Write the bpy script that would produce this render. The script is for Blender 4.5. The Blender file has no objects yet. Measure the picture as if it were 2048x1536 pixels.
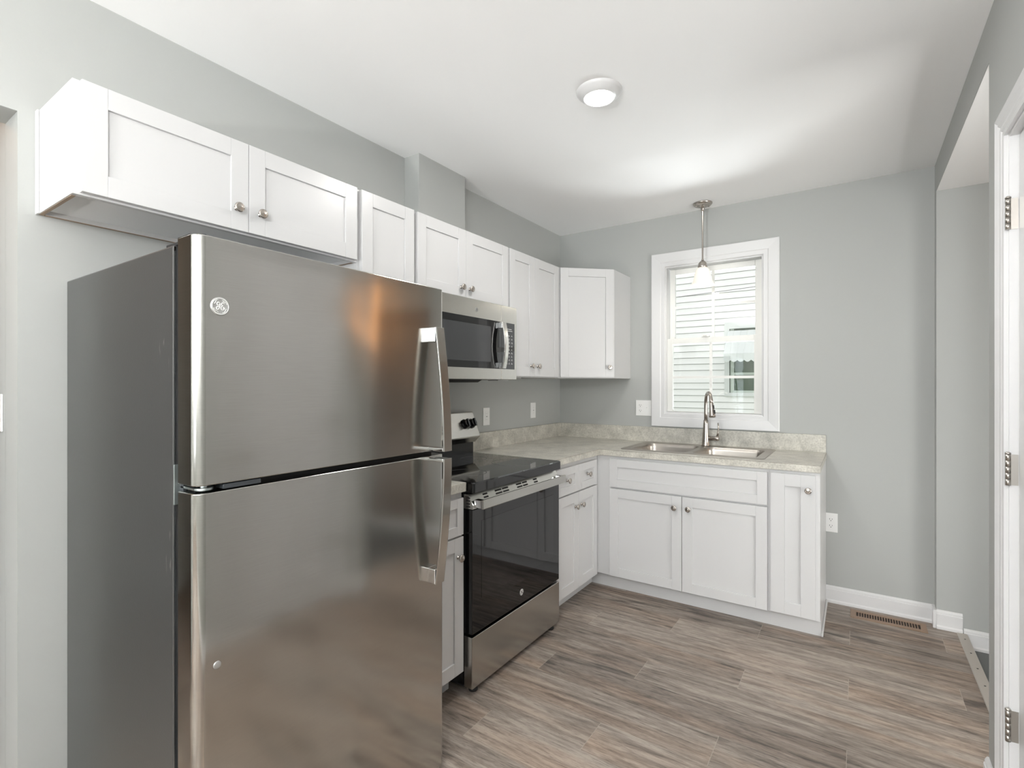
import bpy, bmesh, math, random
from mathutils import Vector, Matrix

SC = bpy.context.scene
COL = SC.collection
PI = math.pi

# ------------------------------------------------------------------ camera
cam_d = bpy.data.cameras.new('camera')
cam = bpy.data.objects.new('camera', cam_d); COL.objects.link(cam)
cam.location = (2.0093, -3.6631, 1.3238)
cam.rotation_euler = (PI/2, 0, 0.596)
cam_d.sensor_width = 36.0
cam_d.lens = 1015.77/2048*36.0
cam_d.shift_y = 1.87/2048
cam_d.clip_start = 0.02
SC.camera = cam

# ------------------------------------------------------------------ world, exposure
W = bpy.data.worlds.new('world'); SC.world = W; W.use_nodes = True
wn = W.node_tree.nodes; wl = W.node_tree.links
bg = wn['Background']
bg.inputs['Color'].default_value = (1.0, 1.0, 0.995, 1)
bg.inputs['Strength'].default_value = 1.1
SC.view_settings.view_transform = 'Standard'
SC.view_settings.look = 'None'
SC.view_settings.gamma = 1.0
SC.view_settings.exposure = 0.44
try: SC.view_settings.use_curve_mapping = False
except Exception: pass
SC.cycles.use_denoising = True
SC.cycles.max_bounces = 12
SC.cycles.diffuse_bounces = 6
SC.cycles.glossy_bounces = 6
SC.cycles.transparent_max_bounces = 16
SC.cycles.caustics_reflective = False
SC.cycles.caustics_refractive = False
SC.cycles.sample_clamp_indirect = 8.0

def area(name, loc, rot, sx, sy, power, color, shape='RECTANGLE', spread=180):
    d = bpy.data.lights.new(name, 'AREA'); d.shape = shape; d.size = sx
    if shape in ('RECTANGLE', 'ELLIPSE'): d.size_y = sy
    d.energy = power; d.color = color
    d.spread = math.radians(spread)
    o = bpy.data.objects.new(name, d); COL.objects.link(o)
    o.location = loc; o.rotation_euler = rot
    return o
HC = 2.5425
WARMW = (1.0, 0.975, 0.945)
LAMP = (1.125, -1.715)
LAMPS = [(1.125, -1.715, 7.5), (1.25, -4.75, 3)]
def point(name, loc, power, color, r):
    d = bpy.data.lights.new(name, 'POINT'); d.energy = power; d.color = color; d.shadow_soft_size = r
    o = bpy.data.objects.new(name, d); COL.objects.link(o); o.location = loc
    return o
for x, y, pw in LAMPS:
    area('ceiling_lamp_light', (x, y, HC-0.036), (0, 0, 0), 0.12, 0.12, pw, WARMW, 'DISK')
# daylight through the rear window; fill from a window added to the adjoining room
area('rear_window_daylight', (1.30, -7.78, 1.45), (PI/2, 0, 0), 1.5, 1.5, 35, (0.80, 0.90, 1.0))
area('adjoining_fill_light', (4.66, -2.1, 0.95), (0, PI/2+math.radians(12), 0), 1.7, 1.8, 72, (1.0, 0.985, 0.96))
# added panel below the sill line, throws fill up onto the kitchen ceiling
area('kitchen_ceiling_fill', (1.20, 2.4, 0.35), (math.radians(-119), 0, 0), 2.4, 1.1, 185, (0.95, 0.98, 1.0))
UPFILL = (1.20, -6.40, 1.00)     # added unseen uplight behind the camera, brightens the ceiling
area('uplight_fill_light', (UPFILL[0], UPFILL[1], UPFILL[2]-0.01), (PI, 0, 0), 0.30, 0.30, 165, (1.0, 0.985, 0.96), 'DISK')
HANGFILL = (2.08, -4.45, 1.90)      # added unseen fill behind the camera, lifts ceiling and cabinets
point('hanging_fill_light', HANGFILL, 66, (0.99, 0.99, 1.0), 0.12)

# ------------------------------------------------------------------ helpers
def world_loc(o):
    v = Vector(o.location)
    while o.parent:
        o = o.parent; v = v + Vector(o.location)
    return v
def thing(name, label, cat, loc, group=None):
    o = bpy.data.objects.new(name, None); COL.objects.link(o)
    o.empty_display_size = 0.05
    o.location = loc; o['label'] = label; o['category'] = cat
    if group: o['group'] = group
    return o
def tag(o, label, cat, group=None):
    o['label'] = label; o['category'] = cat
    if group: o['group'] = group
    return o

class MB:
    """collects geometry in world coordinates; build() links ONE mesh object"""
    def __init__(self): self.bm = bmesh.new(); self.M = Matrix.Identity(4)
    def v(self, p): return self.bm.verts.new(self.M @ Vector(p))
    def face(self, vs, smooth=False):
        try:
            f = self.bm.faces.new(vs); f.smooth = smooth; return f
        except ValueError: return None
    def box(self, x0, x1, y0, y1, z0, z1):
        if x0 > x1: x0, x1 = x1, x0
        if y0 > y1: y0, y1 = y1, y0
        if z0 > z1: z0, z1 = z1, z0
        v = [self.v((x, y, z)) for z in (z0, z1) for y in (y0, y1) for x in (x0, x1)]
        for q in ((0,2,3,1), (4,5,7,6), (0,1,5,4), (2,6,7,3), (0,4,6,2), (1,3,7,5)):
            self.face([v[i] for i in q])
        return self
    def prism(self, pts, axis, a, b, smooth=False):
        """closed 2D polygon extruded along axis from a to b"""
        def P(p, t):
            if axis == 'z': return (p[0], p[1], t)
            if axis == 'y': return (p[0], t, p[1])
            return (t, p[0], p[1])
        A = [self.v(P(p, a)) for p in pts]; B = [self.v(P(p, b)) for p in pts]
        n = len(pts)
        self.face(A[::-1]); self.face(B)
        for i in range(n): self.face([A[i], A[(i+1) % n], B[(i+1) % n], B[i]], smooth)
        return self
    def lathe(self, prof, org, axis=(0,0,1), n=28, smooth=True, cap=True):
        ax = Vector(axis).normalized()
        t = Vector((1,0,0)) if abs(ax.x) < 0.9 else Vector((0,1,0))
        e1 = ax.cross(t).normalized(); e2 = ax.cross(e1)
        org = Vector(org); rings = []
        for r, h in prof:
            rings.append([self.v(org + ax*h + (e1*math.cos(2*PI*i/n) + e2*math.sin(2*PI*i/n))*max(r, 1e-5)) for i in range(n)])
        for k in range(len(rings)-1):
            for i in range(n):
                self.face([rings[k][i], rings[k][(i+1) % n], rings[k+1][(i+1) % n], rings[k+1][i]], smooth)
        if cap:
            self.face(rings[0][::-1]); self.face(rings[-1])
        return self
    def tube(self, pts, r, n=12, closed=False, smooth=True, caps=True):
        pts = [Vector(p) for p in pts]; m = len(pts)
        rs = r if isinstance(r, (list, tuple)) else [r]*m
        rings = []; prev = None
        for i, p in enumerate(pts):
            if closed: d = (pts[(i+1) % m] - pts[i-1]).normalized()
            else: d = (pts[min(i+1, m-1)] - pts[max(i-1, 0)]).normalized()
            if prev is None:
                t = Vector((0,0,1)) if abs(d.z) < 0.9 else Vector((1,0,0))
                e1 = d.cross(t).normalized()
            else:
                e1 = (prev - d*prev.dot(d)).normalized()
            prev = e1; e2 = d.cross(e1)
            rings.append([self.v(p + (e1*math.cos(2*PI*k/n) + e2*math.sin(2*PI*k/n))*rs[i]) for k in range(n)])
        for i in range(m if closed else m-1):
            A = rings[i]; B = rings[(i+1) % m]
            for k in range(n): self.face([A[k], A[(k+1) % n], B[(k+1) % n], B[k]], smooth)
        if caps and not closed:
            self.face(rings[0][::-1]); self.face(rings[-1])
        return self
    def loft(self, loops, smooth=False, cap0=False, cap1=False, closed=True):
        R = [[self.v(p) for p in L] for L in loops]
        n = len(R[0])
        for a in range(len(R)-1):
            for i in range(n if closed else n-1):
                self.face([R[a][i], R[a][(i+1) % n], R[a+1][(i+1) % n], R[a+1][i]], smooth)
        if cap0: self.face(R[0][::-1])
        if cap1: self.face(R[-1])
        return self
    def build(self, name, mat, parent=None, bevel=0, seg=2, merge=True, angle=35, loc=None):
        bm = self.bm
        if merge: bmesh.ops.remove_doubles(bm, verts=bm.verts, dist=1e-5)
        bmesh.ops.recalc_face_normals(bm, faces=bm.faces)
        W0 = world_loc(parent) if parent else Vector(loc or (0,0,0))
        for v in bm.verts: v.co -= W0
        me = bpy.data.meshes.new(name); bm.to_mesh(me); bm.free()
        me.materials.append(mat)
        o = bpy.data.objects.new(name, me); COL.objects.link(o)
        if parent: o.parent = parent
        else: o.location = W0
        if bevel:
            md = o.modifiers.new('bevel', 'BEVEL'); md.width = bevel; md.segments = seg
            md.limit_method = 'ANGLE'; md.angle_limit = math.radians(angle)
            md.harden_normals = False
        return o
def struct(o): o['kind'] = 'structure'; return o
def frameM(o, u, v, w):
    u, v, w, o = Vector(u), Vector(v), Vector(w), Vector(o)
    return Matrix(((u.x,v.x,w.x,o.x),(u.y,v.y,w.y,o.y),(u.z,v.z,w.z,o.z),(0,0,0,1)))
def rrect(x0, x1, y0, y1, r, n=6):
    out = []
    for cx, cy, a0 in ((x1-r, y1-r, 0), (x0+r, y1-r, PI/2), (x0+r, y0+r, PI), (x1-r, y0+r, 1.5*PI)):
        for i in range(n+1):
            a = a0 + PI/2*i/n
            out.append((cx + r*math.cos(a), cy + r*math.sin(a)))
    return out

# ------------------------------------------------------------------ materials
def new_mat(name):
    m = bpy.data.materials.new(name); m.use_nodes = True
    nt = m.node_tree; b = nt.nodes['Principled BSDF']
    return m, nt, b
def simple(name, col, rough=0.5, metal=0.0, spec=0.5, coat=0.0, emit=None, es=0.0, bump=None):
    m, nt, b = new_mat(name)
    b.inputs['Base Color'].default_value = (*col, 1)
    b.inputs['Roughness'].default_value = rough
    b.inputs['Metallic'].default_value = metal
    b.inputs['Specular IOR Level'].default_value = spec
    if coat: b.inputs['Coat Weight'].default_value = coat
    if emit:
        b.inputs['Emission Color'].default_value = (*emit, 1); b.inputs['Emission Strength'].default_value = es
    if bump:
        sc, st = bump
        tc = nt.nodes.new('ShaderNodeTexCoord'); nz = nt.nodes.new('ShaderNodeTexNoise')
        nz.inputs['Scale'].default_value = sc; nz.inputs['Detail'].default_value = 3
        bp = nt.nodes.new('ShaderNodeBump'); bp.inputs['Strength'].default_value = st; bp.inputs['Distance'].default_value = 0.002
        nt.links.new(tc.outputs['Object'], nz.inputs['Vector']); nt.links.new(nz.outputs['Fac'], bp.inputs['Height'])
        nt.links.new(bp.outputs['Normal'], b.inputs['Normal'])
    return m
WALL = simple('wall_paint', (0.432, 0.443, 0.430), 0.6, bump=(220, 0.06))
CEIL = simple('ceiling_paint', (0.95, 0.95, 0.95), 0.8, bump=(160, 0.05))
TRIM = simple('trim_paint', (0.725, 0.725, 0.728), 0.32)
CAB = simple('cabinet_paint', (0.615, 0.615, 0.617), 0.30)
CABIN = simple('cabinet_inside', (0.82, 0.83, 0.84), 0.45)
PLY = simple('plywood_edge', (0.36, 0.27, 0.20), 0.7, bump=(90, 0.2))
VINYL = simple('window_vinyl', (0.83, 0.83, 0.80), 0.38)
PLATE = simple('plate_plastic', (0.86, 0.86, 0.85), 0.35)
SLOT = simple('slot_dark', (0.03, 0.03, 0.03), 0.6)
NICKEL = simple('brushed_nickel', (0.50, 0.46, 0.42), 0.26, 1.0)
CHROME = simple('chrome', (0.80, 0.81, 0.82), 0.07, 1.0)
ZINC = simple('zinc', (0.55, 0.60, 0.60), 0.35, 1.0)
BLACK = simple('black_enamel', (0.008, 0.008, 0.009), 0.16)
BLKMATTE = simple('black_matte', (0.012, 0.012, 0.013), 0.6)
BLKGLASS = simple('black_glass', (0.003, 0.003, 0.0035), 0.035, spec=0.62)
GASKET = simple('gasket_grey', (0.045, 0.05, 0.056), 0.55)
HINGE = simple('hinge_satin', (0.55, 0.52, 0.48), 0.32, 1.0)
SHADEM = simple('frosted_shade', (0.90, 0.88, 0.82), 0.25, emit=(1.0, 0.90, 0.74), es=0.22)
BULB = simple('bulb_glow', (1, 1, 1), 0.4, emit=(1.0, 0.95, 0.86), es=9.0)
LENS = simple('lamp_lens', (1, 1, 1), 0.4, emit=(1.0, 0.96, 0.90), es=6.0)
DISPLAY = simple('panel_legend', (0.62, 0.62, 0.62), 0.5)
BRONZE = simple('register_tan', (0.30, 0.20, 0.135), 0.42, 0.35)
BRONZED = simple('register_dark', (0.03, 0.018, 0.012), 0.7)
ALU = simple('threshold_metal', (0.47, 0.44, 0.40), 0.45, 0.25)
TANWALL = simple('adjoining_wall_paint', (0.432, 0.443, 0.430), 0.6)
WOODTRIM = simple('raw_wood', (0.55, 0.40, 0.26), 0.6)

def steel(name, col, rough, vertical=True, wavy=0.0, aniso=0.65, streak=0.03):
    """brushed stainless: fine horizontal grain spreads reflections vertically"""
    m, nt, b = new_mat(name); N = nt.nodes; L = nt.links
    b.inputs['Metallic'].default_value = 1.0
    b.inputs['Roughness'].default_value = rough
    b.inputs['Anisotropic'].default_value = aniso
    b.inputs['Anisotropic Rotation'].default_value = 0.0 if vertical else 0.25
    tg = N.new('ShaderNodeTangent'); tg.direction_type = 'RADIAL'; tg.axis = 'Z'
    L.new(tg.outputs['Tangent'], b.inputs['Tangent'])
    tc = N.new('ShaderNodeTexCoord'); mp = N.new('ShaderNodeMapping')
    mp.inputs['Scale'].default_value = (14, 14, 900)
    nz = N.new('ShaderNodeTexNoise'); nz.inputs['Scale'].default_value = 1.0; nz.inputs['Detail'].default_value = 2
    L.new(tc.outputs['Object'], mp.inputs['Vector']); L.new(mp.outputs['Vector'], nz.inputs['Vector'])
    mr = N.new('ShaderNodeMapRange'); mr.inputs['From Min'].default_value = 0.3; mr.inputs['From Max'].default_value = 0.7
    mr.inputs['To Min'].default_value = 1-streak; mr.inputs['To Max'].default_value = 1+streak
    L.new(nz.outputs['Fac'], mr.inputs['Value'])
    mx = N.new('ShaderNodeVectorMath'); mx.operation = 'SCALE'; mx.inputs[0].default_value = col
    L.new(mr.outputs['Result'], mx.inputs['Scale']); L.new(mx.outputs['Vector'], b.inputs['Base Color'])
    if wavy:
        m2 = N.new('ShaderNodeMapping'); m2.inputs['Scale'].default_value = (5.0, 7.0, 1.3)
        n2 = N.new('ShaderNodeTexNoise'); n2.inputs['Scale'].default_value = 1.0; n2.inputs['Detail'].default_value = 0.6
        L.new(tc.outputs['Object'], m2.inputs['Vector']); L.new(m2.outputs['Vector'], n2.inputs['Vector'])
        bp = N.new('ShaderNodeBump'); bp.inputs['Strength'].default_value = 1.0; bp.inputs['Distance'].default_value = wavy
        L.new(n2.outputs['Fac'], bp.inputs['Height']); L.new(bp.outputs['Normal'], b.inputs['Normal'])
    return m
STEEL = steel('stainless_door', (0.52, 0.51, 0.485), 0.145, wavy=0.0030)
STEEL2 = steel('stainless_trim', (0.53, 0.52, 0.49), 0.24)
SINKM = steel('stainless_sink', (0.42, 0.39, 0.355), 0.32, aniso=0.4)
HANDLEM = simple('handle_steel', (0.66, 0.65, 0.62), 0.16, 1.0)

def fridge_side():
    m, nt, b = new_mat('fridge_side_grey'); N = nt.nodes; L = nt.links
    tc = N.new('ShaderNodeTexCoord')
    b.inputs['Roughness'].default_value = 0.30; b.inputs['Metallic'].default_value = 0.45
    nz = N.new('ShaderNodeTexNoise'); nz.inputs['Scale'].default_value = 420; nz.inputs['Detail'].default_value = 2
    L.new(tc.outputs['Object'], nz.inputs['Vector'])
    bp = N.new('ShaderNodeBump'); bp.inputs['Strength'].default_value = 0.12; bp.inputs['Distance'].default_value = 0.001
    L.new(nz.outputs['Fac'], bp.inputs['Height']); L.new(bp.outputs['Normal'], b.inputs['Normal'])
    # scuffs: thin pale scratches kept to two small worn patches near the front edge
    mp = N.new('ShaderNodeMapping'); mp.inputs['Rotation'].default_value = (0, 0.45, 0); mp.inputs['Scale'].default_value = (120, 1, 16)
    L.new(tc.outputs['Object'], mp.inputs['Vector'])
    n2 = N.new('ShaderNodeTexNoise'); n2.inputs['Scale'].default_value = 1.0; n2.inputs['Detail'].default_value = 3
    L.new(mp.outputs['Vector'], n2.inputs['Vector'])
    gt = N.new('ShaderNodeMapRange'); gt.inputs['From Min'].default_value = 0.62; gt.inputs['From Max'].default_value = 0.70
    L.new(n2.outputs['Fac'], gt.inputs['Value'])
    acc = None
    for c, s in (((0.325, 0, 0.94), (0.035, 1, 0.07)), ((0.30, 0, 1.40), (0.04, 1, 0.07))):
        s1 = N.new('ShaderNodeMapping'); s1.vector_type = 'TEXTURE'
        s1.inputs['Location'].default_value = c; s1.inputs['Scale'].default_value = s
        L.new(tc.outputs['Object'], s1.inputs['Vector'])
        g = N.new('ShaderNodeTexGradient'); g.gradient_type = 'SPHERICAL'
        L.new(s1.outputs['Vector'], g.inputs['Vector'])
        if acc is None: acc = g.outputs['Fac']
        else:
            a = N.new('ShaderNodeMath'); a.operation = 'ADD'; L.new(acc, a.inputs[0]); L.new(g.outputs['Fac'], a.inputs[1]); acc = a.outputs[0]
    mu = N.new('ShaderNodeMath'); mu.operation = 'MULTIPLY'; mu.use_clamp = True
    L.new(acc, mu.inputs[0]); L.new(gt.outputs['Result'], mu.inputs[1])
    mx = N.new('ShaderNodeMix'); mx.data_type = 'RGBA'
    mx.inputs['A'].default_value = (0.085, 0.085, 0.084, 1); mx.inputs['B'].default_value = (0.5, 0.48, 0.44, 1)
    L.new(mu.outputs[0], mx.inputs['Factor']); L.new(mx.outputs['Result'], b.inputs['Base Color'])
    return m
FSIDE = fridge_side()

def laminate():
    m, nt, b = new_mat('stone_laminate'); N = nt.nodes; L = nt.links
    tc = N.new('ShaderNodeTexCoord')
    b.inputs['Roughness'].default_value = 0.34
    n1 = N.new('ShaderNodeTexNoise'); n1.inputs['Scale'].default_value = 11; n1.inputs['Detail'].default_value = 6; n1.inputs['Roughness'].default_value = 0.62
    n2 = N.new('ShaderNodeTexNoise'); n2.inputs['Scale'].default_value = 105; n2.inputs['Detail'].default_value = 5; n2.inputs['Roughness'].default_value = 0.7
    for n in (n1, n2): L.new(tc.outputs['Object'], n.inputs['Vector'])
    r1 = N.new('ShaderNodeValToRGB'); e = r1.color_ramp.elements
    e[0].position = 0.34; e[0].color = (0.45, 0.437, 0.39, 1); e[1].position = 0.66; e[1].color = (0.66, 0.64, 0.575, 1)
    r2 = N.new('ShaderNodeValToRGB'); e = r2.color_ramp.elements
    e[0].position = 0.36; e[0].color = (0.74, 0.73, 0.72, 1); e[1].position = 0.56; e[1].color = (1.06, 1.06, 1.06, 1)
    L.new(n1.outputs['Fac'], r1.inputs['Fac']); L.new(n2.outputs['Fac'], r2.inputs['Fac'])
    mx = N.new('ShaderNodeMix'); mx.data_type = 'RGBA'; mx.blend_type = 'MULTIPLY'; mx.inputs['Factor'].default_value = 0.85
    L.new(r1.outputs['Color'], mx.inputs['A']); L.new(r2.outputs['Color'], mx.inputs['B'])
    L.new(mx.outputs['Result'], b.inputs['Base Color'])
    return m
LAM = laminate()

def planks():
    m, nt, b = new_mat('wood_planks'); N = nt.nodes; L = nt.links
    def math_(op, a, b_=None, clamp=False):
        n = N.new('ShaderNodeMath'); n.operation = op; n.use_clamp = clamp
        for i, s in enumerate((a, b_)):
            if s is None: continue
            if isinstance(s, (int, float)): n.inputs[i].default_value = s
            else: L.new(s, n.inputs[i])
        return n.outputs[0]
    tc = N.new('ShaderNodeTexCoord'); sp = N.new('ShaderNodeSeparateXYZ'); L.new(tc.outputs['Object'], sp.inputs[0])
    x, y = sp.outputs[0], sp.outputs[1]
    ky = math_('DIVIDE', math_('SUBTRACT', -0.02, y), 0.18)
    k = math_('FLOOR', ky); fy = math_('SUBTRACT', ky, k)
    mo = math_('FLOORED_MODULO', k, 3.0)
    xs = math_('DIVIDE', math_('ADD', math_('SUBTRACT', x, 1.58), math_('MULTIPLY', mo, 0.4)), 1.2)
    ix = math_('FLOOR', xs); fx = math_('SUBTRACT', xs, ix)
    cb = N.new('ShaderNodeCombineXYZ'); L.new(ix, cb.inputs[0]); L.new(k, cb.inputs[1])
    wn_ = N.new('ShaderNodeTexWhiteNoise'); wn_.noise_dimensions = '3D'; L.new(cb.outputs[0], wn_.inputs['Vector'])
    rnd = wn_.outputs['Value']
    # grain coordinates, shifted per plank
    off = math_('MULTIPLY', rnd, 37.0)
    c2 = N.new('ShaderNodeCombineXYZ'); L.new(x, c2.inputs[0]); L.new(y, c2.inputs[1]); L.new(off, c2.inputs[2])
    def noise(scale, det, rough, dist=0.0):
        mp = N.new('ShaderNodeMapping'); mp.inputs['Scale'].default_value = scale
        L.new(c2.outputs[0], mp.inputs['Vector'])
        n = N.new('ShaderNodeTexNoise'); n.inputs['Scale'].default_value = 1; n.inputs['Detail'].default_value = det
        n.inputs['Roughness'].default_value = rough; n.inputs['Distortion'].default_value = dist
        L.new(mp.outputs[0], n.inputs['Vector']); return n.outputs['Fac']
    big = noise((1.5, 11, 1), 4, 0.62, 2.6)
    mid = noise((4.5, 55, 1), 6, 0.70, 0.6)
    fine = noise((30, 420, 1), 3, 0.65)
    ramp = N.new('ShaderNodeValToRGB'); e = ramp.color_ramp.elements
    e[0].position = 0.27; e[0].color = (0.080, 0.068, 0.061, 1)
    e[1].position = 0.74; e[1].color = (0.405, 0.350, 0.302, 1)
    e1 = ramp.color_ramp.elements.new(0.42); e1.color = (0.192, 0.160, 0.136, 1)
    e2 = ramp.color_ramp.elements.new(0.58); e2.color = (0.287, 0.243, 0.208, 1)
    t = math_('ADD', math_('MULTIPLY', big, 0.44), math_('MULTIPLY', mid, 0.42))
    t = math_('ADD', t, math_('MULTIPLY', fine, 0.14))
    t = math_('ADD', t, math_('MULTIPLY', math_('SUBTRACT', rnd, 0.5), 0.10))
    # stretch contrast
    t = math_('ADD', math_('MULTIPLY', math_('SUBTRACT', t, 0.5), 2.05), 0.54)
    L.new(t, ramp.inputs['Fac'])
    # hue drift grey <-> brown
    hue = noise((1.1, 7, 1), 2, 0.5)
    tint = N.new('ShaderNodeMix'); tint.data_type = 'RGBA'; tint.blend_type = 'MULTIPLY'
    tint.inputs['B'].default_value = (1.06, 0.95, 0.87, 1)
    hm = N.new('ShaderNodeMapRange'); hm.inputs['From Min'].default_value = 0.45; hm.inputs['From Max'].default_value = 0.68
    L.new(hue, hm.inputs['Value']); L.new(hm.outputs[0], tint.inputs['Factor']); L.new(ramp.outputs['Color'], tint.inputs['A'])
    # fine dark pores
    po = N.new('ShaderNodeMapRange'); po.inputs['From Min'].default_value = 0.30; po.inputs['From Max'].default_value = 0.46
    po.inputs['To Min'].default_value = 0.62; po.inputs['To Max'].default_value = 1.0
    L.new(fine, po.inputs['Value'])
    vm = N.new('ShaderNodeVectorMath'); vm.operation = 'SCALE'; L.new(tint.outputs['Result'], vm.inputs[0]); L.new(po.outputs[0], vm.inputs['Scale'])
    # pale bevel line at end joints and along plank edges (very thin)
    ex = math_('MULTIPLY', math_('MINIMUM', fx, math_('SUBTRACT', 1.0, fx)), 1.2)
    ey = math_('MULTIPLY', math_('MINIMUM', fy, math_('SUBTRACT', 1.0, fy)), 0.18)
    jx = math_('LESS_THAN', ex, 0.0011); jy = math_('LESS_THAN', ey, 0.0009)
    line = math_('MAXIMUM', math_('MULTIPLY', jx, 0.75), math_('MULTIPLY', jy, 0.40))
    lm = N.new('ShaderNodeMix'); lm.data_type = 'RGBA'; lm.inputs['B'].default_value = (0.40, 0.35, 0.30, 1)
    L.new(line, lm.inputs['Factor']); L.new(vm.outputs[0], lm.inputs['A'])
    L.new(lm.outputs['Result'], b.inputs['Base Color'])
    b.inputs['Roughness'].default_value = 0.46
    bp = N.new('ShaderNodeBump'); bp.inputs['Strength'].default_value = 0.25; bp.inputs['Distance'].default_value = 0.0012
    L.new(mid, bp.inputs['Height']); L.new(bp.outputs[0], b.inputs['Normal'])
    return m
PLANK = planks()

def brick_mat(name, c1, c2, mortar, w, h, ms=0.006, rough=0.6, bump=0.3, grain=None):
    m, nt, b = new_mat(name); N = nt.nodes; L = nt.links
    tc = N.new('ShaderNodeTexCoord'); br = N.new('ShaderNodeTexBrick')
    br.inputs['Color1'].default_value = (*c1, 1); br.inputs['Color2'].default_value = (*c2, 1); br.inputs['Mortar'].default_value = (*mortar, 1)
    br.inputs['Scale'].default_value = 1; br.inputs['Mortar Size'].default_value = ms
    br.inputs['Brick Width'].default_value = w; br.inputs['Row Height'].default_value = h
    L.new(tc.outputs['Object'], br.inputs['Vector']); L.new(br.outputs['Color'], b.inputs['Base Color'])
    b.inputs['Roughness'].default_value = rough
    return m
TILE = brick_mat('slate_tile', (0.105, 0.115, 0.115), (0.13, 0.14, 0.14), (0.02, 0.02, 0.02), 0.46, 0.46, 0.008, 0.45)

def glass():
    m, nt, b = new_mat('window_glass'); N = nt.nodes; L = nt.links
    N.remove(b); out = N['Material Output']
    tr = N.new('ShaderNodeBsdfTransparent'); tr.inputs['Color'].default_value = (0.97, 0.98, 0.975, 1)
    gl = N.new('ShaderNodeBsdfGlossy'); gl.inputs['Roughness'].default_value = 0.01
    fr = N.new('ShaderNodeFresnel'); fr.inputs['IOR'].default_value = 1.45
    mx = N.new('ShaderNodeMixShader')
    L.new(fr.outputs[0], mx.inputs[0]); L.new(tr.outputs[0], mx.inputs[1]); L.new(gl.outputs[0], mx.inputs[2])
    L.new(mx.outputs[0], out.inputs['Surface'])
    return m
GLASS = glass()

# ================================================================== ROOM SHELL
XR = 2.37            # plane of the right wall
WT = 0.112           # its thickness
YB = -7.6            # rear wall
YO0, YO1, ZO = -1.40, -0.065, 2.385     # opening in the right wall
ZLO = -0.075         # floor of the adjoining room
DY0, DY1, DZ = -2.46, -1.655, 2.045     # door opening in the right wall
LZ, LY0, LY1, LT = 2.117, -4.15, -3.25, 0.13   # opening in the left wall
WX0, WX1, WZ0, WZ1 = 0.862, 1.508, 1.118, 2.178  # kitchen window opening
RX0, RX1, RZ0, RZ1 = 0.55, 2.05, 0.70, 2.20      # rear window opening

b = MB(); b.box(-0.0, XR+WT-0.002, YB, 0, -0.05, 0)
struct(b.build('floor', PLANK))
b = MB(); b.box(-1.6, 0, YB, -3.0, -0.05, 0)
struct(b.build('floor', PLANK))
b = MB(); b.box(XR+WT-0.002, 4.6, -4.0, 0.0, ZLO-0.05, ZLO)
struct(b.build('floor', TILE))
b = MB(); b.box(-0.15, XR+0.05, YB-0.15, 0.15, HC, HC+0.1)
struct(b.build('ceiling', CEIL))
b = MB(); b.box(XR+0.0015, 4.6, YO0, 0.1, ZO-0.002, ZO-0.0005); b.box(XR+WT+0.001, 4.6, YO0-2.6, YO0, ZO-0.002, ZO-0.0005)
struct(b.build('ceiling', CEIL))
b = MB(); b.box(-1.6, -LT, YB, -3.0, HC, HC+0.1)
struct(b.build('ceiling', CEIL))
# back wall with window opening, and its forward-stepped continuation beyond the corner
b = MB()
b.box(-0.15, WX0, 0, 0.15, 0, HC); b.box(WX1, XR, 0, 0.15, 0, HC)
b.box(WX0, WX1, 0, 0.15, 0, WZ0); b.box(WX0, WX1, 0, 0.15, WZ1, HC)
struct(b.build('wall_back', WALL, bevel=0))
b = MB(); b.box(XR+WT, 4.6, YO1, 0.15, ZLO, ZO)
struct(b.build('wall_adjoining_back', TANWALL))
b = MB(); b.box(4.5, 4.6, -4.0, -3.0, ZLO, ZO); b.box(4.5, 4.6, -1.2, YO1, ZLO, ZO); b.box(4.5, 4.6, -3.0, -1.2, ZLO, 0.1); b.box(4.5, 4.6, -3.0, -1.2, 1.95, ZO); b.box(XR+WT, 4.5, -4.1, -4.0, ZLO, ZO)
struct(b.build('wall_adjoining_side', TANWALL))
# left wall with deep opening near the camera and boxed chase over the cabinets
b = MB()
b.box(-LT, 0, LY1, 0.0, 0, HC); b.box(-LT, 0, LY0, LY1, LZ, HC); b.box(-LT, 0, YB, LY0, 0, HC)
b.box(0, 0.108, -1.73, -1.352, 2.1335, HC)
struct(b.build('wall_left', WALL))
b = MB(); b.box(-1.6, -LT-0.002, -3.25, -3.15, 0, HC); b.box(-1.7, -1.6, YB, -3.15, 0, HC)
struct(b.build('wall_hallway', WALL))
# right wall: stub, header, pier, door header, rest
b = MB()
b.box(XR, XR+WT, YO1, 0.15, 0, HC)
b.box(XR, XR+WT, YO0, YO1, ZO, HC)
b.box(XR, XR+WT, DY1, YO0, ZLO, HC)
b.box(XR, XR+WT, DY0, DY1, DZ, HC)
b.box(XR, XR+WT, YB, DY0, 0, HC)
struct(b.build('wall_right', WALL))
b = MB()
b.box(-1.7, RX0, YB-0.15, YB, 0, HC); b.box(RX1, XR+WT, YB-0.15, YB, 0, HC)
b.box(RX0, RX1, YB-0.15, YB, 0, RZ0); b.box(RX0, RX1, YB-0.15, YB, RZ1, HC)
struct(b.build('wall_rear', WALL))

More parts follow.
